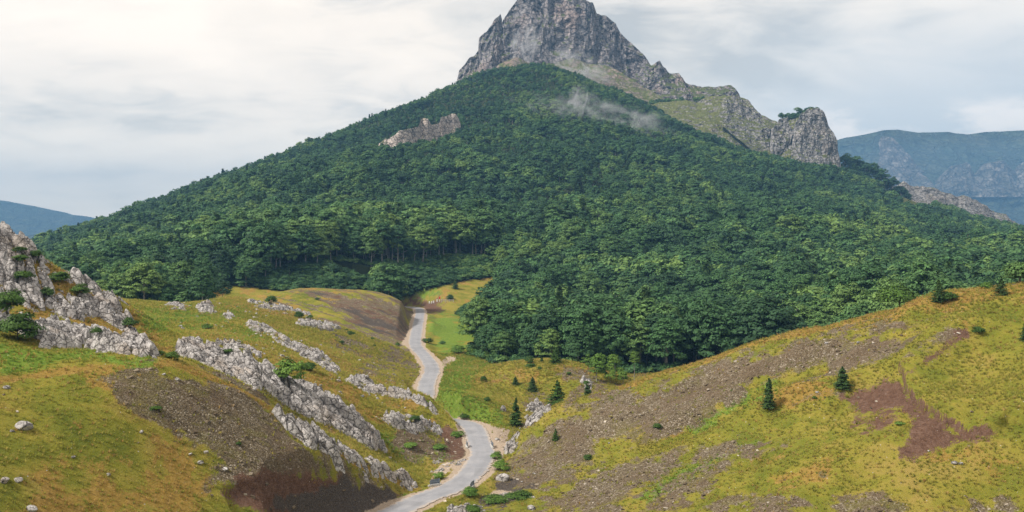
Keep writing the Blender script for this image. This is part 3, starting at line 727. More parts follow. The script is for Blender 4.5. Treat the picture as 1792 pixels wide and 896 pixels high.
# talus fan at the foot of the peak
curtain('talus_slope',
    [(800,160,1375),(850,128,1380),(885,108,1385),(905,100,1388),(930,112,1392),(970,112,1395),(1000,100,1398),(1030,112,1398),(1060,116,1392),(1090,128,1385),(1120,148,1370),(1150,166,1355),(1170,178,1340)],
    [(790,190,1320),(900,190,1310),(1000,200,1310),(1100,215,1310),(1180,220,1300)], 60, 260, 90, M['talus'], 4, 1 / 40, 0.8, 2.0, 1.0, 11, backz=120)
# grassy shoulder with rock bands to the right of the wood's ridge
curtain('rocky_shoulder',
    [(1120,190,1310),(1150,181,1310),(1180,176,1312),(1215,178,1312),(1235,170,1312),(1262,166,1310),(1290,167,1305),(1306,176,1300),(1318,190,1290),(1330,203,1285),(1345,206,1280),(1362,212,1275),(1378,204,1265),(1395,203,1260),(1412,215,1250),(1440,240,1240),(1470,290,1230)],
    [(1110,215,1235),(1200,240,1205),(1300,290,1175),(1400,315,1150),(1475,330,1140)], 120, 520, 200, M['alp'], 9, 1 / 34, 0.5, 2.5, 1.0, 21, backz=40)
def crag(name, label, crest, base, seed, nu=220, nv=150, amp=8, fr=1 / 18, mat='crag', thick=50):
    return curtain(name, crest, base, thick, nu, nv, M[mat], amp, fr, 0.4, 2.0, 0.7, seed, kind=None, backz=30, label=label, cat='rock crag', group='crags on the shoulder of the mountain')
crag('rock_crag', 'blunt pale rock tower with trees on top at the right end of the shoulder',
    [(1388,235,1190),(1392,212,1192),(1403,199,1195),(1415,190,1196),(1428,188,1196),(1440,196,1196),(1447,208,1194),(1452,222,1192),(1460,243,1190),(1464,262,1188),(1472,290,1184)],
    [(1385,290,1165),(1430,310,1160),(1475,320,1158)], 31)
crag('rock_crag', 'slanting pale rock band running down the grassy shoulder left of the blunt tower',
    [(1262,182,1255),(1275,170,1258),(1290,166,1260),(1304,176,1258),(1316,192,1250),(1330,200,1245),(1345,222,1235),(1362,240,1225),(1380,262,1215),(1395,290,1205)],
    [(1255,215,1225),(1300,250,1200),(1340,285,1185),(1395,305,1180)], 37, 260)
crag('rock_crag', 'narrow pale rock rib between the slanting band and the blunt tower',
    [(1350,225,1215),(1362,210,1218),(1375,208,1218),(1386,226,1212),(1402,250,1205),(1420,282,1198)], [(1348,270,1195),(1420,305,1185)], 41, 160, 110)
def on(px, py, dy=0.0):
    q = hit(px, py, 600); return float(q[1]) + dy if q is not None else 1040.0
crag('rock_cliff', 'pinkish grey cliff band breaking through the wood on the upper left slope',
    [(x_, y_, on(x_, yb_, -14)) for x_, y_, yb_ in [(660,262,270),(664,250,270),(672,244,268),(690,236,266),(700,228,264),(716,226,260),(730,222,256),(738,208,250),(750,206,248),(756,220,246),(768,216,242),(772,206,240),(790,200,232),(800,202,228),(806,216,226)]],
    [(x_, yb_ + 4, on(x_, yb_, -26)) for x_, yb_ in [(660,270),(700,264),(750,248),(806,228)]], 47, 240, 90, 5, 1 / 14, 'pinkrock', 30)
bpy.data.objects['rock_cliff']['group'] = 'cliffs in the wood'
curtain('rocky_ridge', [(1560,330,1320),(1582,318,1320),(1600,326,1320),(1620,328,1320),(1650,334,1320),(1675,346,1320),(1690,343,1320),(1710,352,1320),(1740,372,1320),(1760,375,1320),(1775,388,1320),(1800,395,1320),(1850,402,1320)],
    [(1555,385,1230),(1650,415,1220),(1760,430,1220),(1850,440,1220)], 120, 420, 130, M['ridgerock'], 8, 1 / 22, 0.6, 2.5, 0.9, 53, kind='structure', backz=-20)
# far ranges
def ranges(name, crest, basepy, Yb, amp, freq, seed, mat='far', nu=600, nv=170, thick=1500, power=1.0, rc=12, vert=0.8):
    return curtain(name, crest, [(crest[0][0], basepy, Yb), (crest[-1][0], basepy, Yb)], thick, nu, nv, M[mat], amp, freq, vert, rc, power, seed, backz=-150)
ranges('mountains', [(1300,300,5400),(1400,265,5400),(1465,243,5400),(1500,236,5400),(1530,229,5400),(1560,227,5400),(1600,231,5400),(1650,231,5400),(1690,236,5400),(1730,230,5400),(1792,228,5400),(1900,220,5400),(2100,240,5400)], 470, 4300, 190, 1 / 900, 61)
ranges('mountains', [(-300,300,6000),(-150,325,6000),(0,350,6000),(40,358,6000),(75,364,6000),(100,374,6000),(125,377,6000),(145,388,6000),(200,410,6000),(420,440,6000)], 470, 5000, 120, 1 / 700, 67)
ranges('hills', [(-200,430,3600),(0,420,3600),(50,411,3600),(80,418,3600),(160,440,3600)], 480, 3300, 40, 1 / 300, 71, nu=200, nv=60, thick=500, rc=5)
ranges('far_cliffs', [(1530,262,5200),(1545,240,5220),(1560,243,5200),(1580,262,5150),(1600,285,5050),(1625,305,4950),(1632,325,4900)], 340, 4750, 60, 1 / 260, 73, 'far_rock', 200, 120, 700, rc=8, vert=0.4)
ranges('far_cliffs', [(1636,330,4800),(1642,305,4820),(1660,292,4840),(1690,285,4850),(1700,305,4850),(1725,285,4860),(1755,280,4870),(1772,300,4870),(1785,282,4880),(1830,290,4880)], 345, 4700, 60, 1 / 200, 79, 'far_rock', 220, 100, 400, rc=8, vert=0.4)

# ------------------------------------------------------------------ limestone outcrops: broken blocks lifted out of the slope
OUT = []
def outcrop(name, poly, lift, cell, ang, label, res=0.22, edge=1.6, tilt=0.0, seed=1, amp=1.0, gaps=0.0, mat='karst', group='limestone outcrops on the left slopes', ymin=60, kind=None, cat='rock outcrop', ymax=None):
    W3 = [nearest_hit(px, py, ymin, ymax or ymin + 125) for px, py in poly]
    P2 = np.array(W3)[:, :2]
    x0, y0 = P2.min(0) - 3; x1, y1 = P2.max(0) + 3
    nx = int((x1 - x0) / res) + 1; ny = int((y1 - y0) / res) + 1
    gx, gy = np.meshgrid(np.linspace(x0, x1, nx), np.linspace(y0, y1, ny))
    sraw = sd_poly(gx, gy, P2); shape = gx.shape; sel = sraw > -2.6
    full_gx, full_gy = gx, gy; gx = gx[sel]; gy = gy[sel]
    warp = fbm2(gx / 3.0, gy / 3.0, 3, seed + 3) * 1.3
    s = sraw[sel] + warp
    if gaps: s = np.minimum(s, (fbm2(gx / 7, gy / 7, 3, seed + 8) + gaps) * 9)
    mk_ = sstep(-0.2, edge, s)
    a = R(ang); u = gx * math.cos(a) + gy * math.sin(a); v = -gx * math.sin(a) + gy * math.cos(a)
    wu = fbm2(gx / 2.5, gy / 2.5, 3, seed + 1) * 0.5 * cell; wv = fbm2(gx / 2.5 + 9, gy / 2.5, 3, seed + 2) * 0.5 * cell
    def blocks(cu, cv_, sd_):
        f1, f2, cid = voronoi2((u + wu) / cu, (v + wv) / cv_, sd_)
        e = f2 - f1; return (cid - 0.5), sstep(0.0, 0.22, e), f1
    c1, e1, d1 = blocks(cell * 2.4, cell * 1.1, seed); c2, e2, d2 = blocks(cell * 0.95, cell * 0.5, seed + 5); c3, e3, d3 = blocks(cell * 0.36, cell * 0.26, seed + 6)
    h = lift * mk_ * (0.75 + 0.5 * fbm2(gx / 8, gy / 8, 3, seed + 4))
    h += mk_ * amp * (c1 * 0.9 * cell - (1 - e1) * 0.70 * cell - d1 * 0.55 * cell + c2 * 0.30 * cell - (1 - e2) * 0.32 * cell - d2 * 0.22 * cell + c3 * 0.07 * cell - (1 - e3) * 0.07 * cell)
    Zt = hgt(gx, gy); Zo = Zt + h - 0.35 * (1 - mk_) - sstep(0, -1.5, s) * 1.0
    Zf = np.zeros(shape); Zf[sel] = Zo; Zo = Zf; keep = np.zeros(shape, bool); keep[sel] = s > -1.2; gx, gy = full_gx, full_gy
    OUT.append((x0, y0, (x1 - x0) / (nx - 1), (y1 - y0) / (ny - 1), np.where(keep, Zo, -99.0)))
    idx = -np.ones(gx.size, int); F = grid_faces(nx, ny); kf = keep.ravel()[F].all(1); F = F[kf]
    used = np.unique(F); idx[used] = np.arange(len(used)); F = idx[F]
    Vv = np.stack([gx, gy, Zo], -1).reshape(-1, 3)[used]
    c0 = Vv.mean(0); c0[2] = Vv[:, 2].min()
    me_ = mesh_np(name, Vv - c0, F, M[mat], True)
    try: me_.set_sharp_from_angle(angle=R(38))
    except Exception: pass
    if kind: return link(name, me_, loc=c0, kind=kind)
    return link(name, me_, loc=c0, label=label, cat=cat, group=group)
outcrop('rock_outcrop', [(-60,395),(0,397),(60,440),(130,482),(200,516),(215,535),(240,560),(262,600),(290,628),(250,630),(200,622),(140,612),(60,608),(0,618),(-60,615)], 2.0, 1.7, -40,
        'large broken limestone hillside with bushes, at the left edge', 0.2, 1.4, seed=3, gaps=0.30, ymin=100, ymax=156, amp=0.85)
outcrop('rock_outcrop', [(140,484),(200,505),(246,535),(262,552),(250,556),(215,530),(150,496)], 1.6, 2.2, -30, 'dark slanting rock slab on the skyline behind the broken hillside', 0.25, seed=5, amp=0.5, ymin=120, ymax=170)
outcrop('rock_outcrop', [(305,600),(340,598),(400,622),(445,630),(490,652),(545,682),(590,712),(640,738),(668,762),(680,792),(655,792),(610,765),(560,740),(505,715),(450,690),(420,672),(350,655),(315,632)], 2.6, 1.9, -32,
        'long pale limestone ridge slanting down the middle left slope behind the near hill', 0.17, 1.2, seed=9, ymin=128, amp=0.85)
outcrop('rock_outcrop', [(475,722),(520,738),(560,760),(600,782),(660,808),(705,830),(742,852),(728,862),(690,858),(640,832),(590,812),(540,785),(500,752)], 1.9, 1.7, -38,
        'narrow fissured rock slab on the flank of the near left hill, ending at the road', 0.15, 1.0, seed=13, ymin=100, amp=0.75)
outcrop('rock_outcrop', [(640,745),(652,725),(690,722),(735,728),(770,745),(778,758),(740,762),(700,755),(665,760)], 1.7, 1.5, -10, 'knobbly pale outcrop with a bush at the lower end of the middle slope', 0.17, 1.3, seed=17, ymin=160)
outcrop('rock_outcrop', [(425,567),(450,565),(480,580),(525,600),(570,622),(600,650),(585,655),(540,632),(490,602),(440,580)], 1.5, 1.6, -25, 'thin band of grey blocks across the upper middle slope', 0.22, 1.3, seed=21, ymin=185)
outcrop('rock_outcrop', [(602,662),(640,665),(680,685),(730,695),(770,718),(790,733),(760,728),(700,702),(650,690),(610,675)], 1.8, 1.6, -25, 'lower half of the thin grey rock band, ending above the road', 0.2, 1.3, seed=23, ymin=170)
outcrop('rock_outcrop', [(420,524),(450,518),(480,532),(530,545),(545,552),(500,548),(440,538)], 1.3, 1.6, -10, 'low pale rocks on the skyline beside the brown dome', 0.28, 1.5, seed=27, ymin=220, gaps=0.5)
outcrop('rock_outcrop', [(505,563),(545,560),(600,575),(585,580),(530,574)], 1.3, 1.4, -10, 'small pale rock band at the foot of the brown dome', 0.28, 1.2, seed=29, ymin=220, gaps=0.5)
outcrop('rock_outcrop', [(340,538),(365,530),(382,540),(378,552),(350,550)], 1.6, 1.7, 0, 'round clump of pale rocks near the skyline of the middle slope', 0.28, 1.2, seed=33, ymin=200)
outcrop('rock_outcrop', [(262,536),(300,530),(335,534),(325,544),(280,546)], 0.9, 1.4, 0, 'low rock strip at the left end of the middle skyline', 0.28, 1.2, seed=35, ymin=200, gaps=0.5)
outcrop('rock_outcrop', [(385,552),(400,545),(415,556),(400,568)], 1.3, 1.4, 0, 'small rock heap below the round clump of pale rocks', 0.28, 1.0, seed=36, ymin=200)
outcrop('rock_outcrop', [(360,602),(400,598),(440,610),(470,630),(440,626),(400,612)], 1.2, 1.4, -20, 'dull rocks sticking out above the long limestone ridge', 0.2, 1.2, seed=39, ymin=160)
outcrop('rock_outcrop', [(915,745),(925,712),(940,703),(955,712),(968,726),(975,742),(950,748),(940,770),(920,768)], 1.4, 1.5, 30, 'steep whitish rock knob between two small conifers beside the road', 0.17, 1.2, seed=43, ymin=165, group='rocks right of the road')
outcrop('rock_outcrop', [(883,795),(890,765),(905,742),(915,748),(908,775),(892,800)], 1.2, 1.3, 50, 'slanting weathered rock at the roadside foot of the right hill', 0.16, 1.0, seed=45, ymin=140, group='rocks right of the road')
outcrop('rock_outcrop', [(852,875),(880,860),(935,866),(950,872),(905,876),(870,884)], 0.5, 0.9, 0, 'pile of pale rubble beside the low roadside shrub patch', 0.14, 0.8, seed=47, ymin=118, group='rocks right of the road')
outcrop('rock_outcrop', [(775,896),(800,880),(840,884),(855,893),(840,905),(780,910)], 0.6, 0.9, 20, 'rubble bank below the right edge of the road, at the bottom of the photo', 0.14, 0.8, seed=49, ymin=105, group='rocks right of the road')
outcrop('rock_outcrop', [(755,800),(800,805),(822,800),(800,822),(765,835),(740,838),(745,822)], 0.35, 0.8, 0, 'flat rubble fan left of the road bend', 0.14, 0.8, seed=51, ymin=130, gaps=0.25, group='rocks left of the road')
outcrop('rock_outcrop', [(1010,655),(1022,650),(1040,672),(1035,690),(1020,680)], 1.0, 1.1, 0, 'small rocks breaking out of the right flank of the grassy knoll', 0.2, 1.0, seed=53, ymin=190, gaps=0.4, group='rocks right of the road')
outcrop('rock_outcrop', [(1668,585),(1690,568),(1718,560),(1722,572),(1690,588)], 0.5, 1.6, 10, 'flat pale ledge of rock on the right hill above the red track', 0.18, 1.0, seed=55, ymin=110, amp=0.25, group='rocks on the right hill')

tick('rocks')
# ------------------------------------------------------------------ foliage builders
def leaf_quads(centers, normals, sizes, r, aspect=1.5):
    """one small kite per leaf clump"""
    n = len(centers)
    t1 = np.cross(normals, r.normal(size=(n, 3))); t1 /= np.linalg.norm(t1, axis=1)[:, None] + 1e-9
    t2 = np.cross(normals, t1)
    s = sizes[:, None]
    v = np.stack([centers - t1 * s * 0.5 * aspect, centers - t2 * s * 0.42 + normals * s * 0.12, centers + t1 * s * 0.5 * aspect, centers + t2 * s * 0.42 + normals * s * 0.12], 1).reshape(-1, 3)
    f = np.arange(4 * n).reshape(n, 4); return v, f
def unit(n, r):
    d = r.normal(size=(n, 3)); return d / np.linalg.norm(d, axis=1)[:, None]
def broad_crown(seed, H=1.0, rad=0.32, z0=0.28, clumps=46, leaves=34, leaf=0.045, crad=0.11, irregular=0.25, flat=0.75):
    r = np.random.default_rng(seed); C = []
    lobes = unit(7, r); la = r.uniform(0.0, irregular, 7)
    zc = (z0 + H) / 2; hz = (H - z0) / 2
    for k in range(clumps):
        d = unit(1, r)[0]
        if d[2] < -0.55: d[2] *= -0.5
        q = r.uniform(0.55, 0.92) ** 0.8
        k_ = 1 + (la * np.maximum(lobes @ d, 0) ** 2).sum() - irregular * 0.6
        taper = 1 - 0.25 * max(d[2], 0) 
        C.append((d[0] * rad * q * k_ * taper, d[1] * rad * q * k_ * taper, zc + d[2] * hz * q * min(k_, 1.06)))
    C = np.array(C); vs = []; ns = []; ss = []
    for c in C:
        d = unit(leaves, r); d[:, 2] = np.where(d[:, 2] < -0.2, -d[:, 2] * 0.5, d[:, 2])
        rr_ = crad * r.uniform(0.7, 1.3)
        vs.append(c + d * np.array([1.15, 1.15, flat]) * rr_ * r.uniform(0.55, 1.08, (leaves, 1)))
        oc = c - np.array([0, 0, zc - 0.15]); oc = oc / (np.linalg.norm(oc) + 1e-6)
        nn = d * 0.9 + oc * 0.6 + 0.35 * unit(leaves, r) + np.array([0, 0, 0.15]); ns.append(nn / np.linalg.norm(nn, axis=1)[:, None]); ss.append(leaf * r.uniform(0.6, 1.5, leaves))
    v, f = leaf_quads(np.concatenate(vs), np.concatenate(ns), np.concatenate(ss), r)
    return v, f, C
def conifer_crown(seed, H=1.0, rad=0.22, z0=0.08, tiers=13, per=9, leaves=12, leaf=0.05, top=0.0, gaps=0.12, lay=0.35):
    r = np.random.default_rng(seed); vs = []; ns = []; ss = []; C = []
    for t_ in range(tiers):
        fz = t_ / (tiers - 1); z = z0 + (H - z0) * fz ** 0.92
        rad_t = rad * (1 - fz) ** 0.75 * r.uniform(0.85, 1.1) + 0.012
        for k in range(max(3, int(per * (1 - 0.55 * fz)))):
            if r.random() < gaps: continue
            a = r.uniform(0, 2 * math.pi); L = rad_t * r.uniform(0.65, 1.15)
            s = r.uniform(0.15, 1.0, leaves); d = np.array([math.cos(a), math.sin(a), 0])
            p = d * (L * s)[:, None]; p[:, 2] = z + lay * 0.12 * s * rad * 2 - 0.10 * rad * s ** 2 + r.normal(0, 0.010, leaves)
            p[:, :2] += r.normal(0, 0.20 * L + 0.004, (leaves, 2)) * (1 - 0.4 * s)[:, None]
            vs.append(p); nn = np.array([d[0] * 0.6, d[1] * 0.6, 0.6]) + 0.6 * unit(leaves, r)
            ns.append(nn / np.linalg.norm(nn, axis=1)[:, None]); ss.append(leaf * r.uniform(0.6, 1.3, leaves)); C.append((d[0] * L, d[1] * L, z))
    v, f = leaf_quads(np.concatenate(vs), np.concatenate(ns), np.concatenate(ss), r, 2.0)
    return v, f, np.array(C)
def tube(path, radii, k=6):
    P = np.array(path, float); vs = []
    for i, p in enumerate(P):
        d = P[min(i + 1, len(P) - 1)] - P[max(i - 1, 0)]; d /= np.linalg.norm(d) + 1e-9
        a = np.cross(d, [0.3, 1, 0.1]); a /= np.linalg.norm(a); b = np.cross(d, a)
        for j in range(k):
            t_ = 2 * math.pi * j / k; vs.append(p + radii[i] * (math.cos(t_) * a + math.sin(t_) * b))
    fs = [(i * k + j, i * k + (j + 1) % k, (i + 1) * k + (j + 1) % k, (i + 1) * k + j) for i in range(len(P) - 1) for j in range(k)]
    return np.array(vs), np.array(fs)
def trunk_mesh(seed, C, top=0.8, r0=0.016, limbs=7, lean=0.02):
    r = np.random.default_rng(seed + 99); zs = np.linspace(-0.04, top, 6)
    off = np.cumsum(r.normal(0, lean * 0.35, (6, 2)), 0); path = np.c_[off, zs]
    V_, F_ = tube(path, np.interp(zs, [-0.04, 0.0, 0.05, top], [r0 * 1.9, r0 * 1.4, r0, r0 * 0.25]))
    vs = [V_]; fs = [F_]; n = len(V_)
    for i in r.choice(len(C), min(limbs, len(C)), replace=False):
        c = C[i]; zb = max(0.15, c[2] - r.uniform(0.08, 0.22)); b0 = np.array([np.interp(zb, zs, path[:, 0]), np.interp(zb, zs, path[:, 1]), zb])
        mid_ = (b0 + c) / 2 + np.array([0, 0, 0.02]); v, f = tube([b0, mid_, c], [r0 * 0.5, r0 * 0.3, r0 * 0.1], 4)
        vs.append(v); fs.append(f + n); n += len(v)
    return np.concatenate(vs), np.concatenate(fs)
def merged(name, vf, mats):
    V_ = []; F_ = []; I = []; n = 0
    for k, (v, f) in enumerate(vf): V_.append(v); F_.append(f + n); I += [k] * len(f); n += len(v)
    me_ = mesh_np(name, np.concatenate(V_), np.concatenate(F_), None, True)
    for m_ in mats: me_.materials.append(m_)
    me_.polygons.foreach_set('material_index', np.array(I, np.int32)); return me_
# unit-height trees; the near kind has many small leaves, the far kind fewer and larger
NEARB = []
for k in range(6):
    v, f, C = broad_crown(100 + k, rad=0.30 + 0.05 * (k % 3), z0=[0.02, 0.12, 0.0, 0.08, 0.03, 0.0][k], clumps=150, leaves=44, leaf=0.027, crad=0.066, irregular=0.4, flat=0.85)
    NEARB.append((mesh_np('crown', v, f, M['leaf']), mesh_np('trunk', *trunk_mesh(k, C, 0.85), M['bark'])))
TALLB = []
for k in range(4):
    v, f, C = broad_crown(140 + k, rad=0.17 + 0.03 * (k % 2), z0=0.42 + 0.06 * (k % 2), clumps=60, leaves=60, leaf=0.022, crad=0.062, irregular=0.4, flat=0.7)
    TALLB.append((mesh_np('crown', v, f, M['leaf']), mesh_np('trunk', *trunk_mesh(k + 20, C, 0.85, 0.011, 9), M['bark'])))
LIMEB = []
for k in range(3):
    v, f, C = broad_crown(160 + k, rad=0.30, z0=0.05, clumps=60, leaves=50, leaf=0.035, crad=0.095, irregular=0.4, flat=0.9)
    LIMEB.append((mesh_np('crown', v, f, M['leaf_lime']), mesh_np('trunk', *trunk_mesh(k + 30, C, 0.8), M['bark'])))
FARM = []
for k in range(7):
    v, f, C = broad_crown(200 + k, rad=0.36 + 0.05 * (k % 3), z0=0.08 + 0.10 * (k % 3), clumps=42, leaves=24, leaf=0.062, crad=0.11, irregular=0.4, flat=0.9)
    tv, tf = trunk_mesh(k + 40, C, 0.85, 0.016, 3); FARM.append(merged('far_tree', [(v, f), (tv, tf)], [M['leaf'], M['bark']]))
for kk in range(2):
    v, f, C = broad_crown(232 + kk, rad=0.20 + 0.05 * kk, z0=0.30, clumps=30, leaves=24, leaf=0.055, crad=0.09, irregular=0.5, flat=1.1); tv, tf = trunk_mesh(52 + kk, C, 0.85, 0.014, 3); FARM.append(merged('far_tree', [(v, f), (tv, tf)], [M['leaf'], M['bark']]))
v, f, C = broad_crown(230, rad=0.22, z0=0.42, clumps=34, leaves=26, leaf=0.05, crad=0.09, irregular=0.35)
tv, tf = trunk_mesh(50, C, 0.85, 0.013, 3); FARM.append(merged('far_tree', [(v, f), (tv, tf)], [M['leaf'], M['bark']]))
for k in range(2):
    v, f, C = conifer_crown(240 + k, rad=0.20, tiers=12, per=8, leaves=10, leaf=0.075); tv, tf = trunk_mesh(60 + k, C, 0.9, 0.014, 0)
    FARM.append(merged('far_tree', [(v, f), (tv, tf)], [M['needle'], M['darkbark']]))
CONIF = []
for k in range(5):
    v, f, C = conifer_crown(300 + k, rad=[0.24, 0.30, 0.22, 0.26, 0.34][k], z0=[0.10, 0.02, 0.06, 0.03, 0.02][k], tiers=[17, 18, 15, 17, 16][k], per=12, leaves=34, leaf=0.034, gaps=[0.15, 0.02, 0.2, 0.08, 0.05][k])
    CONIF.append((mesh_np('crown', v, f, M['needle']), mesh_np('trunk', *trunk_mesh(70 + k, C, 0.92, 0.022, 6), M['darkbark'])))
BUSH = []
for k in range(5):
    v, f, C = broad_crown(400 + k, H=0.62, rad=0.46, z0=-0.08, clumps=34, leaves=64, leaf=0.052, crad=0.17, irregular=0.55, flat=0.8)
    BUSH.append((mesh_np('foliage', v, f, M['shrubleaf']), mesh_np('stem', *trunk_mesh(80 + k, C, 0.45, 0.02, 10), M['darkbark'])))

def plant(name, pair, loc, size, label, cat, group=None, rz=None, width=1.0, leafmat=None, parts=('crown', 'trunk')):
    e = link(name, None, None, loc, label, cat, group)
    e.rotation_euler = (0, 0, random.uniform(0, 6.28) if rz is None else rz); e.scale = (size * width, size * width, size)
    a = link(parts[0], pair[0], e); b_ = link(parts[1], pair[1], e)
    if leafmat is not None: a.material_slots[0].link = 'OBJECT'; a.material_slots[0].material = M[leafmat]
    return e

tick('protos')
# ------------------------------------------------------------------ the wood: candidate positions on the mountain
def candidates():
    r = np.random.default_rng(21); out = []
    # jittered cells: closer spacing for smaller trees
    for (ya, yb, cell) in ((258, 620, 6.0), (620, 1420, 6.4)):
        xs = np.arange(-1000, 1000, cell); ys = np.arange(ya, yb, cell); gx, gy = np.meshgrid(xs, ys)
        gx = (gx + r.uniform(-0.5, 0.5, gx.shape) * cell).ravel(); gy = (gy + r.uniform(-0.5, 0.5, gy.shape) * cell).ravel()
        m = np.abs(np.arctan2(gx, gy)) < R(34.5); gx = gx[m]; gy = gy[m]
        g = inforest(gx, gy); out.append(np.c_[gx[g], gy[g]])
    return np.concatenate(out)
T2 = candidates(); tz = hgt(T2[:, 0], T2[:, 1])
tpx, tpy = proj(T2[:, 0], T2[:, 1], tz)
# a few openings and the lower shrub slope
shrubby = (sd_poly(tpx, tpy, [(455,522),(480,478),(600,462),(700,470),(780,455),(868,455),(868,492),(800,500),(700,530),(560,522)]) > 0) & (T2[:, 1] < 560)
nz = fbm2(T2[:, 0] / 40, T2[:, 1] / 40, 3, 91)
th = np.where(T2[:, 1] < 620, 15 + nz * 8, 11.5 + nz * 7) * rng.uniform(0.62, 1.4, len(T2))
th *= np.interp(T2[:, 1], [300, 620, 1000, 1300], [1.0, 1.0, 0.8, 0.62]) * np.interp(tpx, [75, 400, 1500], [0.8, 1.0, 1.0])
tallzone = (sd_poly(tpx, tpy, [(330,455),(430,430),(560,420),(700,410),(840,400),(880,440),(800,462),(700,474),(600,488),(440,490)]) > 0) & (T2[:, 1] < 620)
th = np.where(tallzone, rng.uniform(15, 27, len(T2)), th)
th = np.where(shrubby, rng.uniform(2.5, 5.5, len(T2)), th)
front = (T2[:, 1] < 460) & (tpx > 780) & (tpx < 1300)
th = np.where(front & ~shrubby, th * 0.92, th)
capline = np.interp(tpx, [780,795,812,830,850,865,880,900,960], [575,558,545,526,503,488,470,450,380])
capm = (T2[:, 1] < 475) & (tpx > 780) & (tpx < 960); th = np.where(capm, np.minimum(th, np.maximum((tpy - capline) * T2[:, 1] / FPX, 2.2)), th)
keepm = ~(tallzone & (rng.random(len(T2)) < 0.35))
T2, tz, tpx, tpy, th, tallzone, shrubby = [q[keepm] for q in (T2, tz, tpx, tpy, th, tallzone, shrubby)]
# how much of each tree shows: a coarse painter's pass from near to far over the land
RW, RH = 448, 224
depthmap = np.full((RH, RW), 1e9)
m_ = (PX > 0) & (PX < 1791) & (PY > 0) & (PY < 895)
np.minimum.at(depthmap, ((PY[m_] / 4).astype(int), (PX[m_] / 4).astype(int)), Y[m_])
# ground nearer than a crown hides it
order = np.argsort(T2[:, 1]); seen = np.zeros(len(T2)); paint = np.zeros((RH, RW), bool)
for i in order:
    y_ = T2[i, 1]; s = FPX / y_; cxp = tpx[i] / 4; top = (tpy[i] - th[i] * s) / 4; bot = tpy[i] / 4; hw = th[i] * 0.34 * s / 4
    a, b_ = int(max(0, top)), int(min(RH - 1, bot)); c0, c1 = int(max(0, cxp - hw)), int(min(RW - 1, cxp + hw))
    if b_ < a or c1 < c0 or b_ < 0 or c0 >= RW: continue
    sub = ~paint[a:b_ + 1, c0:c1 + 1] & (depthmap[a:b_ + 1, c0:c1 + 1] > y_ - 12)
    seen[i] = sub.sum(); paint[a:b_ + 1, c0:c1 + 1] |= sub
N_IND = 285
rank = np.argsort(-seen); ind = set(rank[:N_IND].tolist())
def zone(i):
    x, y = tpx[i], tpy[i]
    if shrubby[i]: return 'shrub', 'low shrub on the slope between the brown dome and the tall trees', 'shrub', 'shrubs on the slope below the tall trees'
    if tallzone[i] and i % 5 < 3: return 'broadleaf_tree', 'tall tree with a bare pale trunk standing at the foot of the wooded mountain', 'tree', 'tall bare-trunked trees at the foot of the mountain'
    if y > 430 and x < 440: return 'broadleaf_tree', 'rounded green tree in the clump behind the left limestone hill', 'tree', 'trees behind the left limestone hill'
    if 770 < x < 1290 and y > 500: return 'broadleaf_tree', 'dense dark broadleaf tree at the near edge of the wood right of the road', 'tree', 'trees at the near edge of the wood'
    if x >= 1200: return 'broadleaf_tree', 'broadleaf tree in the wood rising behind the right hill', 'tree', 'trees in the wood behind the right hill'
    return 'broadleaf_tree', 'broadleaf tree on the lower slope of the wooded mountain', 'tree', 'trees on the lower mountain slope'
for i in sorted(ind):
    nm, lb, ct, gp = zone(i); loc = (T2[i, 0], T2[i, 1], tz[i] - 0.2)
    if shrubby[i]: plant(nm, BUSH[i % 5], loc, th[i] * 1.5, lb, ct, gp, width=1.1, leafmat='leaf', parts=('foliage', 'stem'))
    elif tallzone[i] and i % 5 < 3: plant(nm, TALLB[i % 4], loc, th[i], lb, ct, gp, width=random.uniform(1.0, 1.35))
    else: plant(nm, NEARB[i % 6], loc, th[i], lb, ct, gp, width=random.uniform(0.95, 1.3))

tick('wood')
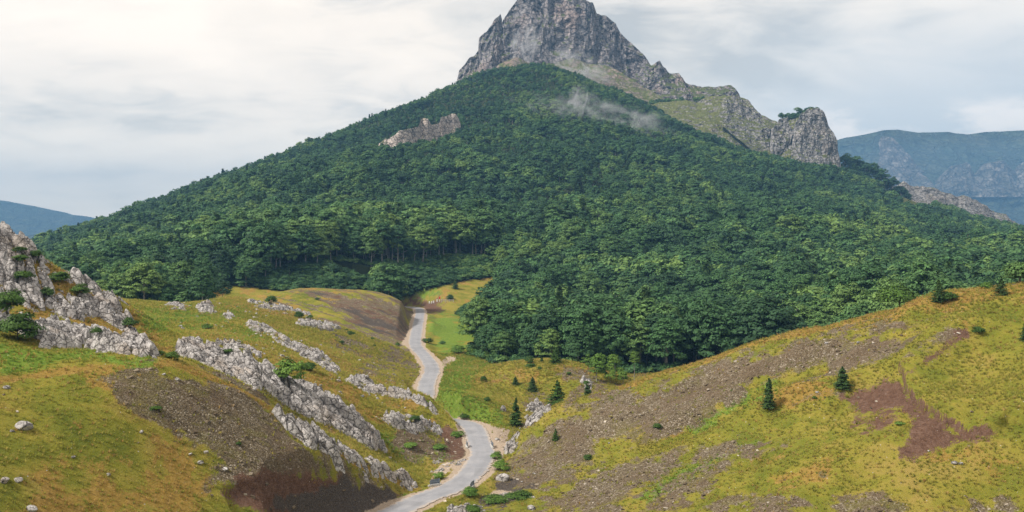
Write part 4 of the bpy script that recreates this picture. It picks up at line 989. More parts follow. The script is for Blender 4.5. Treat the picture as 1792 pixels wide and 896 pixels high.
# ------------------------------------------------------------------ scattered stuff: one object each, instanced with geometry nodes
def scatter(name, meshes, P, rot, scl, label=None, kind='stuff'):
    srcs = []
    for me_ in meshes:
        o = bpy.data.objects.new(me_.name + '_source', me_); srcs.append(o)      # never linked to the scene
    pm = bpy.data.meshes.new(name); pm.vertices.add(len(P)); pm.vertices.foreach_set('co', np.asarray(P, np.float32).ravel())
    a = pm.attributes.new('rot', 'FLOAT_VECTOR', 'POINT'); a.data.foreach_set('vector', np.asarray(rot, np.float32).ravel())
    a = pm.attributes.new('scl', 'FLOAT_VECTOR', 'POINT'); a.data.foreach_set('vector', np.asarray(scl, np.float32).ravel())
    a = pm.attributes.new('idx', 'INT', 'POINT'); a.data.foreach_set('value', rng.integers(0, len(meshes), len(P)).astype(np.int32))
    pm.update()
    o = link(name, pm, label=label, kind=kind)
    ng = bpy.data.node_groups.new(name + '_nodes', 'GeometryNodeTree')
    ng.interface.new_socket('Geometry', in_out='INPUT', socket_type='NodeSocketGeometry'); ng.interface.new_socket('Geometry', in_out='OUTPUT', socket_type='NodeSocketGeometry')
    n = ng.nodes; l = ng.links
    gi = n.new('NodeGroupInput'); go = n.new('NodeGroupOutput'); ip = n.new('GeometryNodeInstanceOnPoints'); jn = n.new('GeometryNodeJoinGeometry')
    for s_ in srcs:
        oi = n.new('GeometryNodeObjectInfo'); oi.inputs['Object'].default_value = s_; oi.inputs['As Instance'].default_value = True; l.new(oi.outputs['Geometry'], jn.inputs[0])
    def na(nm, ty):
        q = n.new('GeometryNodeInputNamedAttribute'); q.data_type = ty; q.inputs[0].default_value = nm
        return [x for x in q.outputs if x.enabled and x.name == 'Attribute'][0]
    l.new(gi.outputs[0], ip.inputs['Points']); l.new(jn.outputs[0], ip.inputs['Instance']); ip.inputs['Pick Instance'].default_value = True
    l.new(na('idx', 'INT'), ip.inputs['Instance Index']); l.new(na('rot', 'FLOAT_VECTOR'), ip.inputs['Rotation']); l.new(na('scl', 'FLOAT_VECTOR'), ip.inputs['Scale'])
    l.new(ip.outputs[0], go.inputs[0])
    md = o.modifiers.new('scatter', 'NODES'); md.node_group = ng
    return o
rest = np.array([i for i in range(len(T2)) if i not in ind])
# trees on the peak's shoulder and crag tops join the wood
P_ = np.c_[T2[rest], tz[rest] - 0.3]; S_ = th[rest]
print('trees', len(T2), 'stuff', len(rest))
w_ = rng.uniform(0.9, 1.25, len(rest))
scatter('woodland', FARM, P_, np.c_[np.zeros((len(P_), 2)), rng.uniform(0, 6.28, len(P_))], np.c_[S_ * w_, S_ * w_, S_], 'dense dark green broadleaf wood covering the mountain')
# undergrowth: the shrub belt below the tall trees and the leafy margin of the wood
UG = []
for k in range(4):
    v, f, C = broad_crown(260 + k, H=0.75, rad=0.5, z0=-0.1, clumps=22, leaves=26, leaf=0.10, crad=0.20, irregular=0.5, flat=0.8); UG.append(mesh_np('undergrowth', v, f, M['leaf']))
gx, gy = np.meshgrid(np.arange(-330, 330, 2.6), np.arange(256, 560, 2.6)); gx = (gx + rng.uniform(-1.3, 1.3, gx.shape)).ravel(); gy = (gy + rng.uniform(-1.3, 1.3, gy.shape)).ravel()
gz = hgt(gx, gy); qx, qy = proj(gx, gy, gz); fin = inforest(gx, gy)
belt = fin & (sd_poly(qx, qy, [(380,535),(440,500),(480,470),(600,455),(700,462),(780,448),(868,450),(868,492),(800,503),(700,532),(560,530)]) > 0)
edge_ = fin & ~(inforest(gx, gy - 9) & inforest(gx - 9, gy) & inforest(gx + 9, gy))
ug = (belt & (rng.random(len(gx)) < 0.8)) | (edge_ & (rng.random(len(gx)) < 0.75)) | (fin & (rng.random(len(gx)) < 0.06))
gx, gy, gz = gx[ug], gy[ug], gz[ug]; s = rng.uniform(2.2, 4.6, len(gx)); print('undergrowth', len(gx))
scatter('undergrowth', UG, np.c_[gx, gy, gz - 0.1], np.c_[np.zeros((len(gx), 2)), rng.uniform(0, 6.28, len(gx))], np.c_[s * 1.2, s * 1.2, s], 'leafy undergrowth at the foot of the wood')
def px_trees(name, spots, Hm, label):
    q = [P3(px, py, Yq) for px, py, Yq in spots]; n = len(q); s = Hm * rng.uniform(0.75, 1.25, n)
    return scatter(name, FARM[:6], q, np.c_[np.zeros((n, 2)), rng.uniform(0, 6.28, n)], np.c_[s * 1.1, s * 1.1, s], label)
sp = [(x, 208 + random.uniform(-1, 3), 1258) for x in np.linspace(1366, 1400, 16)] + [(x, 200 + random.uniform(-1, 4), 1206) for x in np.linspace(1396, 1420, 10)] + [(x, 198 + (x - 1420) * 0.2, 1204) for x in np.linspace(1420, 1432, 4)]
sp += [(x, 186 - (x - 1140) * 0.06 + random.uniform(-2, 2), 1330) for x in np.linspace(1138, 1195, 22)] + [(x, 181 + random.uniform(-2, 2), 1330) for x in np.linspace(1215, 1255, 16)]
px_trees('copse', sp, 8.5, 'dark trees standing along the top of the rocky shoulder')
sp = [(x, np.interp(x, [1475, 1500, 1530, 1560, 1590], [285, 292, 303, 325, 350]) + random.uniform(0, 26), 1215 + random.uniform(-12, 12)) for x in np.linspace(1474, 1590, 120)]
sp2 = [(px_, py_, 1290) for px_, py_ in []]
px_trees('copse', sp, 12, 'dark wooded spur between the rock tower and the far blue mountains')

tick('woodland')
# ------------------------------------------------------------------ bushes and young conifers one can point to
def top_h(x, y):
    h = hgt(x, y)
    for (x0, y0, dx, dy, G) in OUT:
        i = np.round((x - x0) / dx).astype(int); j = np.round((y - y0) / dy).astype(int)
        m = (i >= 0) & (j >= 0) & (i < G.shape[1]) & (j < G.shape[0])
        if m.any(): h[m] = np.maximum(h[m], G[j[m], i[m]])
    return h
TF = np.arange(60, 560, 0.12)
def at(px, py, ymin=60):
    """the land or outcrop seen at a pixel, or just under it where the sky shows"""
    for dy in range(0, 40, 2):
        d = ray(px, py + dy); d = d / d[1]; t = TF[(TF >= ymin) & (TF <= max(330, ymin + 130))]; z = CAMZ + d[2] * t; h = top_h(d[0] * t, t); k = np.argmax(z <= h)
        if (z <= h).any(): return np.array([d[0] * t[k], t[k], h[k]])
    return nearest_hit(px, py, ymin)
def bush(px, py, w, label, k=0, mat=None, squash=1.0, ymin=60, group='bushes on the open slopes', name='bush', lift=0.0):
    p = at(px, py, ymin); s = w * p[1] / FPX / 0.95
    e = plant(name, BUSH[k % 5], (p[0], p[1], p[2] + lift - 0.05 * s), s, label, 'bush', group, leafmat=mat, parts=('foliage', 'stem')); e.scale[2] *= squash; return e
def conifer(px, py, h, label, k=0, width=1.0, ymin=60, mat=None, group='young conifers'):
    p = at(px, py, ymin); s = h * p[1] / FPX
    return plant('conifer', CONIF[k % 5], (p[0], p[1], p[2] - 0.1), s, label, 'conifer', group, width=width, leafmat=mat)
def leafy(px, py, h, label, k=0, width=1.0, ymin=60, pool=None, mat=None, group='trees and saplings', name='broadleaf_tree', cat='tree'):
    p = at(px, py, ymin); s = h * p[1] / FPX
    return plant(name, (pool or NEARB)[k % len(pool or NEARB)], (p[0], p[1], p[2] - 0.1), s, label, cat, group, width=width, leafmat=mat)
conifer(1345, 716, 54, 'young conifer with a short bare trunk, alone on the right hillside', 0, 1.0, 100)
conifer(1474, 680, 38, 'compact rounded conifer on the right hillside above the red earth', 1, 1.35, 100)
conifer(1642, 528, 38, 'dark conifer on the skyline of the right hill', 3, 1.35, 100)
conifer(1752, 517, 32, 'squat conifer on the skyline near the top of the right hill', 4, 1.25, 100)
conifer(1795, 596, 34, 'dark conifer half cut off by the right edge, beyond the meadow', 1, 1.1, 100)
conifer(932, 684, 24, 'small dark cone-shaped conifer on the face of the grassy knoll', 1, 1.35, 180, 'needle')
conifer(975, 722, 54, 'large spreading conifer between the knoll and the right hill', 4, 1.15, 180, 'shrubleaf')
conifer(903, 745, 48, 'slender thin-topped conifer by the whitish rock knob at the road', 2, 1.1, 165, 'shrubleaf')
conifer(1028, 709, 26, 'small dense conifer half hidden by the crest of the right hill', 1, 1.4, 180)
conifer(902, 673, 14, 'tiny upright juniper on the left of the knoll face', 1, 1.6, 180)
conifer(973, 635, 27, 'bright young conifer on top of the knoll against the wood', 1, 1.5, 180, 'shrubleaf')
conifer(948, 634, 10, 'tiny conifer sapling on the rim of the knoll', 3, 1.5, 180, 'shrubleaf')
conifer(1012, 632, 22, 'thin light green sapling at the right end of the knoll rim', 2, 1.4, 180, 'leaf_lime')
conifer(972, 770, 20, 'spindly olive sapling on the scree of the right hill', 2, 1.4, 120, 'shrubleaf')
conifer(797, 505, 18, 'small dark conifer on the meadow below the wood', 3, 1.3, 400)
bush(503, 668, 54, 'large bright green bush on the long limestone ridge', 0, 'leaf_lime', 1.15, 130)
bush(541, 648, 26, 'low dark green bush behind the large bright bush', 1, None, 0.9, 150)
bush(300, 631, 24, 'dark bush where the broken hillside meets the long ridge', 2, None, 0.9, 120)
bush(282, 624, 14, 'small bush at the lower right foot of the broken hillside', 3, None, 0.9, 120)
bush(30, 600, 66, 'big dark green bush at the foot of the broken hillside', 4, None, 1.1, 118)
bush(12, 548, 60, 'dark bush cut by the left edge above the grass strip', 0, None, 1.0, 118)
bush(40, 488, 34, 'low juniper cushion in the rocks, second row from the top left', 1, None, 0.7, 118)
bush(103, 490, 38, 'low juniper cushion near the skyline of the broken hillside', 2, None, 0.7, 118)
bush(82, 520, 26, 'round dark bush in the middle of the broken hillside', 3, None, 1.0, 118)
bush(140, 516, 30, 'round dark bush near the right edge of the broken hillside', 4, None, 0.9, 118)
bush(35, 462, 26, 'small bush high up on the broken hillside', 0, None, 0.7, 118)
bush(62, 452, 26, 'olive cushion plant high on the broken hillside near the crest', 1, None, 0.7, 118)
bush(36, 443, 24, 'topmost small bush on the broken hillside', 2, None, 0.6, 118)
bush(170, 585, 20, 'small round bush on the smooth front face of the broken hillside', 3, None, 1.0, 118)
bush(228, 574, 26, 'dark bush on the right face of the broken hillside', 4, None, 1.0, 118)
bush(475, 527, 20, 'round green bush among skyline rocks left of the brown dome', 1, None, 1.1, 220)
bush(524, 556, 16, 'round green bush below the brown dome', 2, None, 1.3, 220)
bush(543, 558, 10, 'tiny dark bush beside the round bush below the dome', 3, None, 1.0, 220)
bush(556, 525, 9, 'tiny bush on the flank of the brown dome', 3, None, 0.8, 300)
bush(614, 587, 14, 'small bush on the grass below the dome', 4, None, 0.9, 200)
bush(598, 601, 11, 'small bush on the grey patch in the middle slope', 0, None, 0.8, 200)
bush(606, 579, 7, 'tiny bush above the two small bushes below the dome', 1, None, 0.8, 200)
bush(655, 606, 7, 'tiny bush left of the gravel pull-off', 2, None, 0.9, 200)
bush(696, 606, 9, 'small bush at the edge of the gravel pull-off', 3, None, 1.2, 200)
bush(652, 594, 8, 'tiny bush under the dome foot', 0, None, 0.8, 200)
bush(362, 576, 20, 'dark bush on pale stones at the left of the middle slope', 4, None, 0.7, 180)
bush(400, 624, 18, 'dark bush tucked behind the top of the long ridge', 0, None, 0.7, 150)
bush(727, 741, 20, 'bush on the knobbly pale outcrop', 1, None, 0.8, 165)
bush(846, 668, 12, 'round dark bush on the left side of the knoll', 1, None, 1.4, 180)
bush(852, 702, 12, 'dark bush below the knoll on the green slope', 2, None, 1.1, 180)
bush(813, 733, 18, 'dark bush beside the upper road bend', 3, None, 0.7, 160)
bush(925, 635, 16, 'olive bush on the rim of the knoll', 3, None, 1.2, 200)
bush(928, 641, 20, 'flat dark bush just below the rim of the knoll', 2, None, 0.5, 200)
bush(944, 646, 9, 'tiny bush on the top of the knoll', 1, None, 0.8, 200)
bush(995, 655, 9, 'tiny bush at the right of the knoll top', 0, None, 0.8, 200)
bush(1026, 674, 14, 'bush among small rocks on the right flank of the knoll', 1, None, 0.9, 200)
bush(1050, 698, 12, 'light bush where the knoll meets the right hill', 2, 'leaf_lime', 0.9, 190)
bush(1330, 604, 80, 'large rounded tree-like bush rising behind the crest of the right hill', 1, 'leaf', 1.1, 185, lift=1.0)
bush(1575, 548, 70, 'wide green bush behind the skyline of the right hill', 3, 'shrubleaf', 0.8, 175, lift=1.0)
bush(1725, 505, 22, 'light green bush left of the squat conifer', 2, 'leaf_lime', 1.0, 160)
bush(1660, 525, 30, 'low bush beside the dark skyline conifer', 4, 'shrubleaf', 0.8, 160)
bush(1785, 492, 50, 'dark bush at the top right corner of the right hill', 0, 'leaf', 1.0, 160, lift=0.5)
bush(1713, 582, 22, 'small bush beside the flat pale ledge on the right hill', 2, 'shrubleaf', 0.9, 100)
bush(1150, 750, 16, 'small olive bush in the gully of the right hill', 1, 'shrubleaf', 0.9, 100)
bush(1028, 803, 18, 'golden olive bush on the lower scree edge', 2, 'shrubleaf', 0.8, 100)
bush(1425, 706 - 8, 9, 'tiny plant on the right hill below the rounded conifer', 3, 'shrubleaf', 0.8, 100)
bush(1573, 743, 18, 'low bright plant beside the red earth', 0, 'leaf_lime', 0.5, 90)
bush(272, 717, 22, 'olive tussock at the edge of the left scree', 1, 'shrubleaf', 0.5, 90)
bush(417, 779, 10, 'small dark tussock on the left scree', 2, 'shrubleaf', 1.0, 90)
bush(768, 838, 20, 'bright yellow green weed clump behind the left road panel', 0, 'leaf_lime', 1.0, 120)
bush(822, 868, 30, 'green weeds growing round the right road panel', 1, 'leaf_lime', 0.9, 120)
bush(829, 895, 30, 'dark green bush at the bottom of the photo right of the road', 2, 'shrubleaf', 0.7, 110)
bush(875, 822, 28, 'yellow green weeds on the right verge below the bend', 3, 'leaf_lime', 1.0, 140)
bush(868, 803, 20, 'yellow green weeds on the right verge beside the bend', 4, 'leaf_lime', 1.0, 140)
bush(800, 765, 24, 'green weeds on the bank left of the road bend', 0, 'leaf_lime', 0.7, 150)
bush(718, 780, 30, 'green nettle patch under the knobbly outcrop', 1, 'leaf_lime', 0.35, 150)
bush(765, 783, 34, 'green strip of herbs in the hollow left of the bend', 2, 'leaf_lime', 0.3, 150)
bush(870, 877, 46, 'spreading dark-stemmed shrub patch beside the rubble', 3, 'shrubleaf', 0.4, 110)
bush(908, 870, 46, 'low leafy shrub mat at the foot of the right hill', 4, 'shrubleaf', 0.4, 110)
bush(788, 524, 14, 'blue green bush above the white blocks at the road end', 4, 'leaf', 1.0, 420)
for k, (px, py, h, w_, lb) in enumerate([
    (1045, 668, 54, 1.0, 'bright lime green young tree at the edge of the dark wood, right of the knoll'),
    (1068, 672, 40, 0.9, 'slim lime green young tree leaning on the dark wood'),
    (1090, 676, 34, 1.0, 'low lime green tree beside the tall yellowish one'),
    (1075, 660, 44, 0.9, 'lime green tree second from the knoll'),
    (1030, 650, 30, 1.1, 'pale green sapling clump at the end of the knoll rim')]):
    leafy(px, py, h, lb, k, w_, 215, LIMEB, group='lime green young trees')
leafy(1110, 668, 56, 'yellowish tree with a pale thin trunk in front of the dark wood', 1, 0.9, 215, TALLB, 'shrubleaf')
for k, (px, py, w_) in enumerate([(750, 600, 18), (800, 618, 30), (830, 622, 30), (775, 602, 12), (860, 628, 30)]):
    bush(px, py, w_, ['dark bush beside the far road verge', 'bright scrub at the foot of the dark wood, left end', 'scrub at the foot of the dark wood, second clump', 'small dark shrub on the green bank', 'scrub at the foot of the dark wood near the knoll'][k], k, ['shrubleaf', 'leaf_lime', 'shrubleaf', 'leaf', 'shrubleaf'][k], 0.8, 250)
leafy(1325, 606, 40, 'broad dark tree just behind the crest of the right hill', 2, 1.3, 190)
leafy(1782, 492, 40, 'broad dark tree at the very top right behind the right hill', 4, 1.4, 165)
leafy(390, 530, 46, 'grey green tree standing alone beside the far pale road', 1, 0.9, 330)

tick('bushes')
# ------------------------------------------------------------------ boulders
def boulder_mesh(seed, cuts=7):
    r = np.random.default_rng(seed); nu, nv = 28, 16
    th_ = np.linspace(0, 2 * math.pi, nu, endpoint=False); ph = np.linspace(0.02, math.pi - 0.02, nv); T_, P__ = np.meshgrid(th_, ph)
    D = np.stack([np.sin(P__) * np.cos(T_), np.sin(P__) * np.sin(T_), np.cos(P__)], -1)
    q = np.ones(D.shape[:2])
    for _ in range(cuts):
        n = unit(1, r)[0]; k = r.uniform(0.55, 0.85); dd = D @ n; q = np.minimum(q, np.where(dd > 0.05, k / np.maximum(dd, 0.05), 9))
    q = q * (1 + 0.10 * ridged3(D[..., 0] * 2.2 + seed, D[..., 1] * 2.2, D[..., 2] * 2.2, 3, seed) - 0.06)
    Vb = (D * q[..., None] * np.array([1, 0.8, 0.62])).reshape(-1, 3)
    F = []
    for j in range(nv - 1):
        for i in range(nu): F.append((j * nu + i, (j + 1) * nu + i, (j + 1) * nu + (i + 1) % nu, j * nu + (i + 1) % nu))
    me_ = mesh_np('boulder', Vb * 0.5, F, M['karst'], True)
    try: me_.set_sharp_from_angle(angle=R(30))
    except Exception: pass
    return me_
BM = [boulder_mesh(500 + k) for k in range(8)]
def boulder(px, py, w, label, k, ymin=60, tall=1.0):
    p = at(px, py, ymin); s = w * p[1] / FPX
    o = link('boulder', BM[k % 8], None, (p[0], p[1], p[2] + 0.10 * s * tall), label, 'boulder', 'loose boulders'); o.scale = (s, s, s * tall); o.rotation_euler = (random.uniform(-.2, .2), random.uniform(-.2, .2), random.uniform(0, 6.28)); return o
for k, (px, py, w_, lb) in enumerate([
    (42, 750, 30, 'largest pale boulder on the near left grass slope'), (21, 756, 9, 'small stone left of the largest boulder'), (12, 680, 13, 'white stone on the straw crest at the far left'),
    (8, 843, 20, 'pale boulder in the pair at the left edge'), (32, 843, 17, 'right-hand boulder of the pair near the left edge'), (56, 893, 22, 'boulder cut by the bottom edge on the left slope'),
    (128, 801, 8, 'single small stone in the middle of the left grass slope'), (248, 758, 10, 'flat white stone on the left grass slope'), (190, 833, 9, 'flat stone low on the left grass slope'),
    (287, 656, 8, 'white stone at the top of the left scree'), (310, 665, 10, 'grey stone high on the left scree'), (360, 793, 10, 'stone low on the left scree'), (350, 812, 13, 'dark grey stone at the lower edge of the left scree'),
    (394, 823, 12, 'grey stone above the dark bowl'), (333, 797, 9, 'two-toned stone beside the scree'), (445, 682, 14, 'white block beside the long limestone ridge'),
    (880, 840, 26, 'large pinkish boulder at the foot of the right hill beside the road'), (931, 891, 20, 'grey boulder at the bottom of the right hill foot'), (935, 830, 7, 'white stone on the lower right scree'), (913, 844, 6, 'small white stone near the large pinkish boulder'),
    (1670, 812, 12, 'grey boulder in the pair low on the right meadow'), (1681, 812, 10, 'paler boulder in the pair low on the right meadow'), (1625, 790, 6, 'white stone on the red earth'),
    (880, 719, 14, 'pointed grey rock on the grass below the knoll'), (930, 744, 12, 'white block below the rock knob'), (1446, 601, 8, 'white stone high on the right scree'), (1502, 600, 8, 'grey stone high on the right scree'),
    (1430, 687, 7, 'white stone above the rib on the right hill'), (870, 770, 10, 'pale stone on the right verge above the bend'), (510, 548, 6, 'white block below the skyline bush'), (628, 632, 9, 'stone beside the thin rock band'),
    (643, 662, 12, 'pale block at the end of the upper rock band'), (1066, 776, 5, 'small white stone in the middle of the right scree')]):
    boulder(px, py, w_, lb, k, 60, 1.7 if 'pointed' in lb else 1.0)

# stones of the scree and tufts of the grass: far more than one could count
STONE = []
for k in range(5):
    r = np.random.default_rng(600 + k); me_ = bpy.data.meshes.new('stone'); 
    v = np.array([[-1,-1,-1],[1,-1,-1],[1,1,-1],[-1,1,-1],[-1,-1,1],[1,-1,1],[1,1,1],[-1,1,1]], float) * np.array([0.5, 0.36, 0.22]) * r.uniform(0.55, 1.2, (8, 3))
    me_.from_pydata(v.tolist(), [], [(0,3,2,1),(4,5,6,7),(0,1,5,4),(1,2,6,5),(2,3,7,6),(3,0,4,7)]); me_.update(); STONE.append(me_)
m, t, b, out = mat_new('scree_stone'); oi = t.new('ShaderNodeObjectInfo').outputs['Random']
t.l.new(t.ramp(oi, [(0.0, (0.085, 0.062, 0.040)), (0.6, (0.15, 0.115, 0.076)), (0.88, (0.22, 0.18, 0.13)), (0.98, (0.42, 0.37, 0.31))]), b.inputs['Base Color'])
for me_ in STONE: me_.materials.append(m)
def sample(n, ymax, az=33):
    r = np.sqrt(rng.uniform(85 ** 2, ymax ** 2, n)); a = rng.uniform(-R(az), R(az), n)
    return r * np.sin(a), r * np.cos(a)
def gattr(G, x, y):
    r = np.hypot(x, y); a = np.arctan2(x, y); i = np.clip(((a - AZ[0]) / (AZ[-1] - AZ[0]) * (NA - 1)).astype(int), 0, NA - 1); j = np.clip(np.searchsorted(RR, r), 0, NR - 1)
    return G[j, i]
x, y = sample(420000, 270); a = gattr(np.maximum(m_scree, m_soil * 0.08) * (1 - m_shoulder) * (1 - 0.45 * np.maximum(m_soil, m_dark)), x, y); k = rng.random(len(x)) < a * 0.22 + 0.002
k &= roaddist(x, y) > 3.2
x, y = x[k], y[k]; s = 0.10 + 0.55 * rng.random(len(x)) ** 9
scatter('scree_stones', STONE, np.c_[x, y, hgt(x, y) + s * 0.08], rng.uniform(-0.5, 0.5, (len(x), 3)) * [1, 1, 12], np.repeat(s[:, None], 3, 1), 'loose brown and grey stones of the scree')
print('stones', len(x))
x, y = sample(26000, 330); qx, qy = proj(x, y, hgt(x, y))
for_rock = (sd_poly(qx, qy, [(255,530),(430,515),(560,560),(740,690),(790,745),(700,760),(560,700),(300,600)]) > 0) & (y > 140)
k = for_rock & (rng.random(len(x)) < sstep(0.0, 0.3, fbm2(x / 9, y / 9, 3, 205)) * 0.55) & (roaddist(x, y) > 4); x, y = x[k], y[k]; s = 0.25 + 1.1 * rng.random(len(x)) ** 3; print('loose', len(x))
scatter('scattered_stones', BM, np.c_[x, y, hgt(x, y) + s * 0.05], rng.uniform(-0.3, 0.3, (len(x), 3)) * [1, 1, 20], np.repeat(s[:, None], 3, 1), 'pale stones strewn over the middle slope')
x, y = sample(60000, 260); a = gattr(m_shoulder, x, y) * (1 - gattr(np.where(rd < 3.4, 1.0, 0.0), x, y)); k = rng.random(len(x)) < a * 0.5; x, y = x[k], y[k]; s = 0.10 + 0.45 * rng.random(len(x)) ** 4
m2, t, b, out = mat_new('verge_stone'); oi = t.new('ShaderNodeObjectInfo').outputs['Random']
t.l.new(t.ramp(oi, [(0.0, (0.22, 0.17, 0.13)), (0.5, (0.45, 0.37, 0.30)), (0.9, (0.60, 0.53, 0.47))]), b.inputs['Base Color'])
ST2 = [q.copy() for q in STONE]
for q in ST2: q.materials.clear(); q.materials.append(m2)
scatter('verge_stones', ST2, np.c_[x, y, hgt(x, y) + s * 0.08], rng.uniform(-0.5, 0.5, (len(x), 3)) * [1, 1, 12], np.repeat(s[:, None], 3, 1), 'pale rubble along the road verges')
def tuft(seed, n=16):
    r = np.random.default_rng(seed); vs = []; fs = []
    for i in range(n):
        a = r.uniform(0, 6.28); d = np.array([math.cos(a), math.sin(a), 0]); b0 = d * r.uniform(0, 0.35); side = np.array([-d[1], d[0], 0]) * r.uniform(0.035, 0.07); h = r.uniform(0.35, 1.0); lean = r.uniform(0.1, 0.6)
        k_ = len(vs); vs += [b0 - side, b0 + side, b0 + d * lean * 0.5 * h + side * 0.6 + [0, 0, h * 0.6], b0 + d * lean * 0.5 * h - side * 0.6 + [0, 0, h * 0.6], b0 + d * lean * h + [0, 0, h]]
        fs += [(k_, k_ + 1, k_ + 2, k_ + 3), (k_ + 3, k_ + 2, k_ + 4)]
    me_ = bpy.data.meshes.new('tuft'); me_.from_pydata([tuple(q) for q in vs], [], fs); me_.update(); return me_
def grassmat(nm, stops):
    m, t, b, out = mat_new(nm); oi = t.new('ShaderNodeObjectInfo').outputs['Random']; n = t.noise(pos(t), 0.10, 4, 0.6)
    f = t.math('ADD', t.math('MULTIPLY', oi, 0.5), t.math('MULTIPLY', n, 0.5)); c = t.ramp(f, stops); t.l.new(c, b.inputs['Base Color']); b.inputs['Roughness'].default_value = 0.85
    nn = t.vmath('NORMALIZE', t.vmath('ADD', t.vmath('MULTIPLY', t.new('ShaderNodeNewGeometry').outputs['Normal'], (0.35, 0.35, 0.35)), (0, 0, 1.0))); t.l.new(nn, b.inputs['Normal'])
    tr = t.new('ShaderNodeBsdfTranslucent'); t.l.new(c, tr.inputs[0]); mx_ = t.new('ShaderNodeMixShader'); mx_.inputs[0].default_value = 0.45
    t.l.new(b.outputs[0], mx_.inputs[1]); t.l.new(tr.outputs[0], mx_.inputs[2]); t.l.new(mx_.outputs[0], out.inputs[0]); return m
gm1 = grassmat('green_grass', [(0.2, (0.22, 0.25, 0.035)), (0.45, (0.31, 0.30, 0.045)), (0.62, (0.41, 0.355, 0.065)), (0.8, (0.50, 0.39, 0.11))])
gm2 = grassmat('dry_grass', [(0.2, (0.34, 0.22, 0.055)), (0.5, (0.50, 0.31, 0.09)), (0.8, (0.58, 0.42, 0.16))])
gm3 = grassmat('lush_grass', [(0.2, (0.13, 0.225, 0.030)), (0.5, (0.21, 0.32, 0.040)), (0.8, (0.31, 0.38, 0.065))])
def tufts(name, mat, seed, G, n, ymax, dens, lab, smin=0.16, smax=0.42):
    ts = [tuft(seed + q) for q in range(4)]
    for q in ts: q.materials.append(mat)
    x, y = sample(n, ymax); k = rng.random(len(x)) < gattr(G, x, y) * dens; k &= roaddist(x, y) > 2.9; x, y = x[k], y[k]
    s = rng.uniform(smin, smax, len(x)) * np.interp(np.hypot(x, y), [90, 250], [1.0, 1.7])
    print(name, len(x))
    scatter(name, ts, np.c_[x, y, hgt(x, y) - 0.02], np.c_[rng.uniform(-.25, .25, (len(x), 2)), rng.uniform(0, 6.28, len(x))], np.c_[s * 1.2, s * 1.2, s], lab)
bare = np.clip(m_scree * 0.93 + m_soil + m_dark + m_shoulder + m_floor, 0, 1)
patch = sstep(-0.25, 0.25, n_px + 0.3 * fine)
tufts('grass', gm1, 700, (1 - bare) * (1 - 0.6 * m_straw) * (1 - 0.7 * m_lush) * (0.35 + 0.65 * patch), 480000, 300, 0.75, 'yellow green hill grass')
tufts('dry_grass', gm2, 710, np.clip((1 - bare) * (0.10 * (1 - patch) + 0.8 * m_straw), 0, 1), 200000, 300, 0.7, 'dry straw-coloured grass')
tufts('lush_grass', gm3, 720, np.clip((1 - bare) * m_lush, 0, 1), 220000, 300, 0.9, 'fresh green grass and herbs')

tick('grass')
# ------------------------------------------------------------------ road furniture
M['panel'] = make_plain('galvanised_steel', (0.30, 0.34, 0.40), 0.5, 6, 0.2, 0.5, 0.6, 0.1, 0.01)
M['white'] = make_plain('white_paint', (0.72, 0.70, 0.67), 0.6, 5, 0.12)
M['red'] = make_plain('red_paint', (0.55, 0.045, 0.035), 0.5, 5, 0.15)
M['concrete'] = make_plain('pale_concrete', (0.46, 0.44, 0.41), 0.9, 5, 0.2)
def box(cx, cy_, cz, sx, sy, sz, bev=0.0):
    import bmesh
    bm = bmesh.new(); bmesh.ops.create_cube(bm, size=1.0); bmesh.ops.scale(bm, vec=(sx, sy, sz), verts=bm.verts); bmesh.ops.translate(bm, vec=(cx, cy_, cz), verts=bm.verts)
    if bev: bmesh.ops.bevel(bm, geom=bm.edges[:], offset=bev, segments=2, affect='EDGES')
    return bm
def bm_obj(name, bms, mat, parent):
    import bmesh
    me_ = bpy.data.meshes.new(name); tot = bmesh.new()
    for q in bms:
        tmp = bpy.data.meshes.new('tmp'); q.to_mesh(tmp); q.free(); tot.from_mesh(tmp); bpy.data.meshes.remove(tmp)
    tot.to_mesh(me_); tot.free(); me_.materials.append(mat); return link(name, me_, parent)
def parapet(px, py, ang, length, label):
    """a short steel barrier plate on two posts, standing on a low concrete kerb"""
    import bmesh
    p = at(px, py, 110); e = link('road_barrier', None, None, p, label, 'road barrier', 'short barriers where the culvert crosses the road'); e.rotation_euler = (0, 0, R(ang))
    bm = bmesh.new(); L = length; prof = []
    for k in range(13):
        u = k / 12; prof.append((0.035 * math.sin(u * 4 * math.pi), 0.35 + 0.75 * u))
    for sx in (-L / 2, -L / 2 + 0.25, L / 2):
        for (yy, zz_) in prof: bm.verts.new((sx, yy, zz_ - (0.22 if sx == -L / 2 and zz_ > 0.9 else 0)))
    bm.verts.ensure_lookup_table()
    for c in range(2):
        for k in range(12): bm.faces.new([bm.verts[c * 13 + k], bm.verts[c * 13 + k + 1], bm.verts[(c + 1) * 13 + k + 1], bm.verts[(c + 1) * 13 + k]])
    bmesh.ops.solidify(bm, geom=bm.faces[:], thickness=0.02)
    me_ = bpy.data.meshes.new('plate'); bm.to_mesh(me_); bm.free(); me_.materials.append(M['panel']); link('plate', me_, e)
    for sx in (-L / 2 + 0.15, L / 2 - 0.15): bm_obj('post', [box(sx, -0.08, 0.5, 0.08, 0.08, 1.3, 0.01)], M['panel'], e)
    bm_obj('kerb', [box(0, 0.02, 0.08, L + 0.5, 0.35, 0.45, 0.03)], M['concrete'], e)
parapet(761, 851, 28, 1.7, 'steel road barrier at the left edge of the near stretch of road')
parapet(826, 855, 72, 1.6, 'steel road barrier at the right edge of the near stretch of road, in the weeds')
parapet(817, 783, 100, 1.6, 'steel road barrier on the left edge at the road bend')
parapet(861, 783, 100, 2.0, 'steel road barrier on the right edge at the road bend, beside the gravel')
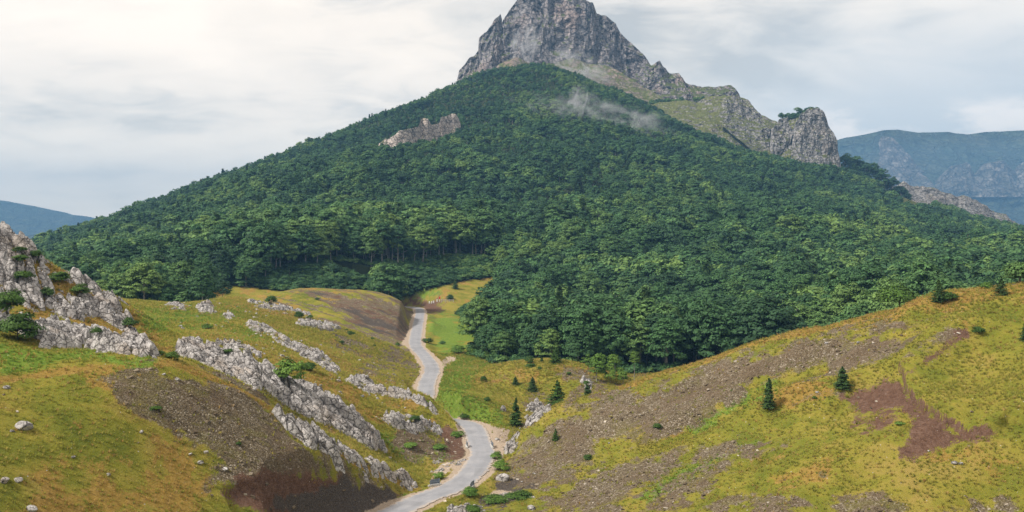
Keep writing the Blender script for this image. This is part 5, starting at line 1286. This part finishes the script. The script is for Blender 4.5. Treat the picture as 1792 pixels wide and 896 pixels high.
# white blocks and a red marker at the far end of the road
def block(px, py, w, h, label):
    p = at(px, py, 380); s = p[1] / FPX; e = link('marker_stone', None, None, p, label, 'marker stone', 'white marker stones at the far road end')
    bm_obj('body', [box(0, 0, h * s / 2, w * s, w * s * 0.6, h * s, 0.12)], M['white'], e); bm_obj('foot', [box(0, 0, 0.05, w * s * 1.3, w * s * 0.9, 0.25, 0.04)], M['concrete'], e)
for k, (px, py, w_, h_) in enumerate([(751.5, 531, 2.2, 4), (755.5, 531, 2.0, 4), (759, 530.5, 2.2, 4.5), (765, 528, 2.2, 4)]):
    block(px, py, w_, h_, ['first white marker stone from the left beyond the road end', 'second white marker stone from the left beyond the road end', 'third white marker stone from the left beyond the road end', 'white marker stone next to the red-topped post'][k])
p = at(769.5, 528, 380); e = link('marker_post', None, None, p, 'white post with a red top standing beyond the far road end', 'post')
bm_obj('post', [box(0, 0, 0.6, 0.4, 0.3, 1.2, 0.05)], M['white'], e); bm_obj('red_top', [box(0, 0, 1.85, 0.62, 0.34, 1.3, 0.08)], M['red'], e)
p = at(783, 529, 380); e = link('rail_fence', None, None, p, 'low wooden rail fence right of the red-topped post', 'fence')
for q in (-3.0, -1.0, 1.0, 3.0): bm_obj('post', [box(q, 0, 0.7, 0.22, 0.2, 1.6, 0.02)], M['concrete'], e)
for q in (0.7, 1.25): bm_obj('rail', [box(0, -0.13, q, 6.4, 0.08, 0.16, 0.02)], M['concrete'], e)
p = at(813, 801, 110)

# ------------------------------------------------------------------ mist round the peak and haze in the air
def mist(px, py, Yq, sx, sy, sz, dens, seed, tilt=0.0):
    c = P3(px, py, Yq); k = Yq / FPX
    import bmesh
    bm = bmesh.new(); bmesh.ops.create_icosphere(bm, subdivisions=3, radius=1.0); me_ = bpy.data.meshes.new('mist'); bm.to_mesh(me_); bm.free()
    o = link('mist', me_, None, c, 'thin wisp of cloud', kind='stuff'); o.scale = (sx * k, sy, sz * k); o.rotation_euler = (0, R(tilt), 0)
    m = bpy.data.materials.new('mist'); m.use_nodes = True; t = NT(m.node_tree); t.n.clear(); out = t.new('ShaderNodeOutputMaterial'); vv = t.new('ShaderNodeVolumePrincipled')
    ob = t.new('ShaderNodeTexCoord').outputs['Object']; L = t.new('ShaderNodeVectorMath', operation='LENGTH'); t.l.new(ob, L.inputs[0])
    n = t.noise(t.vmath('ADD', t.vmath('MULTIPLY', ob, (1.6, 0.7, 1.2)), (seed, seed * 0.37, 0)), 1.7, 5, 0.62, 0.9)
    f = t.math('MULTIPLY', t.mapr(n, 0.46, 0.72), t.mapr(L.outputs['Value'], 1.0, 0.25))
    t.l.new(t.math('MULTIPLY', f, dens), vv.inputs['Density']); vv.inputs['Color'].default_value = (0.93, 0.95, 1.0, 1); vv.inputs['Anisotropy'].default_value = 0.2
    t.l.new(vv.outputs[0], out.inputs['Volume']); me_.materials.append(m); return o
mist(1080, 206, on(1070, 208, -50), 140, 55, 36, 0.022, 1.3, 14)
mist(1012, 188, on(1020, 200, -45), 48, 50, 52, 0.028, 4.1, 25)
mist(960, 190, on(960, 195, -40), 90, 45, 30, 0.014, 8.1, 10)
mist(1104, 218, on(1104, 222, -40), 46, 40, 40, 0.026, 3.3, 0)
mist(918, 80, 1385, 34, 35, 46, 0.08, 7.7, 12)
mist(850, 145, 1330, 70, 45, 22, 0.12, 2.2, -14)
mist(1020, 120, 1345, 70, 40, 34, 0.08, 9.4, 25)
mist(800, 160, 1290, 60, 40, 14, 0.05, 5.5, -22)
HZD = 1.5e-4
import bmesh
bm = box(0, 3100, 130, 11000, 8400, 700); me_ = bpy.data.meshes.new('haze'); bm.to_mesh(me_); bm.free()
hz = link('haze', me_, kind='stuff')
m = bpy.data.materials.new('haze'); m.use_nodes = True; t = NT(m.node_tree); t.n.clear(); out = t.new('ShaderNodeOutputMaterial'); vv = t.new('ShaderNodeVolumePrincipled')
vv.inputs['Color'].default_value = (0.19, 0.42, 0.74, 1); vv.inputs['Density'].default_value = HZD; vv.inputs['Anisotropy'].default_value = 0.0
t.l.new(vv.outputs[0], out.inputs['Volume']); me_.materials.append(m)
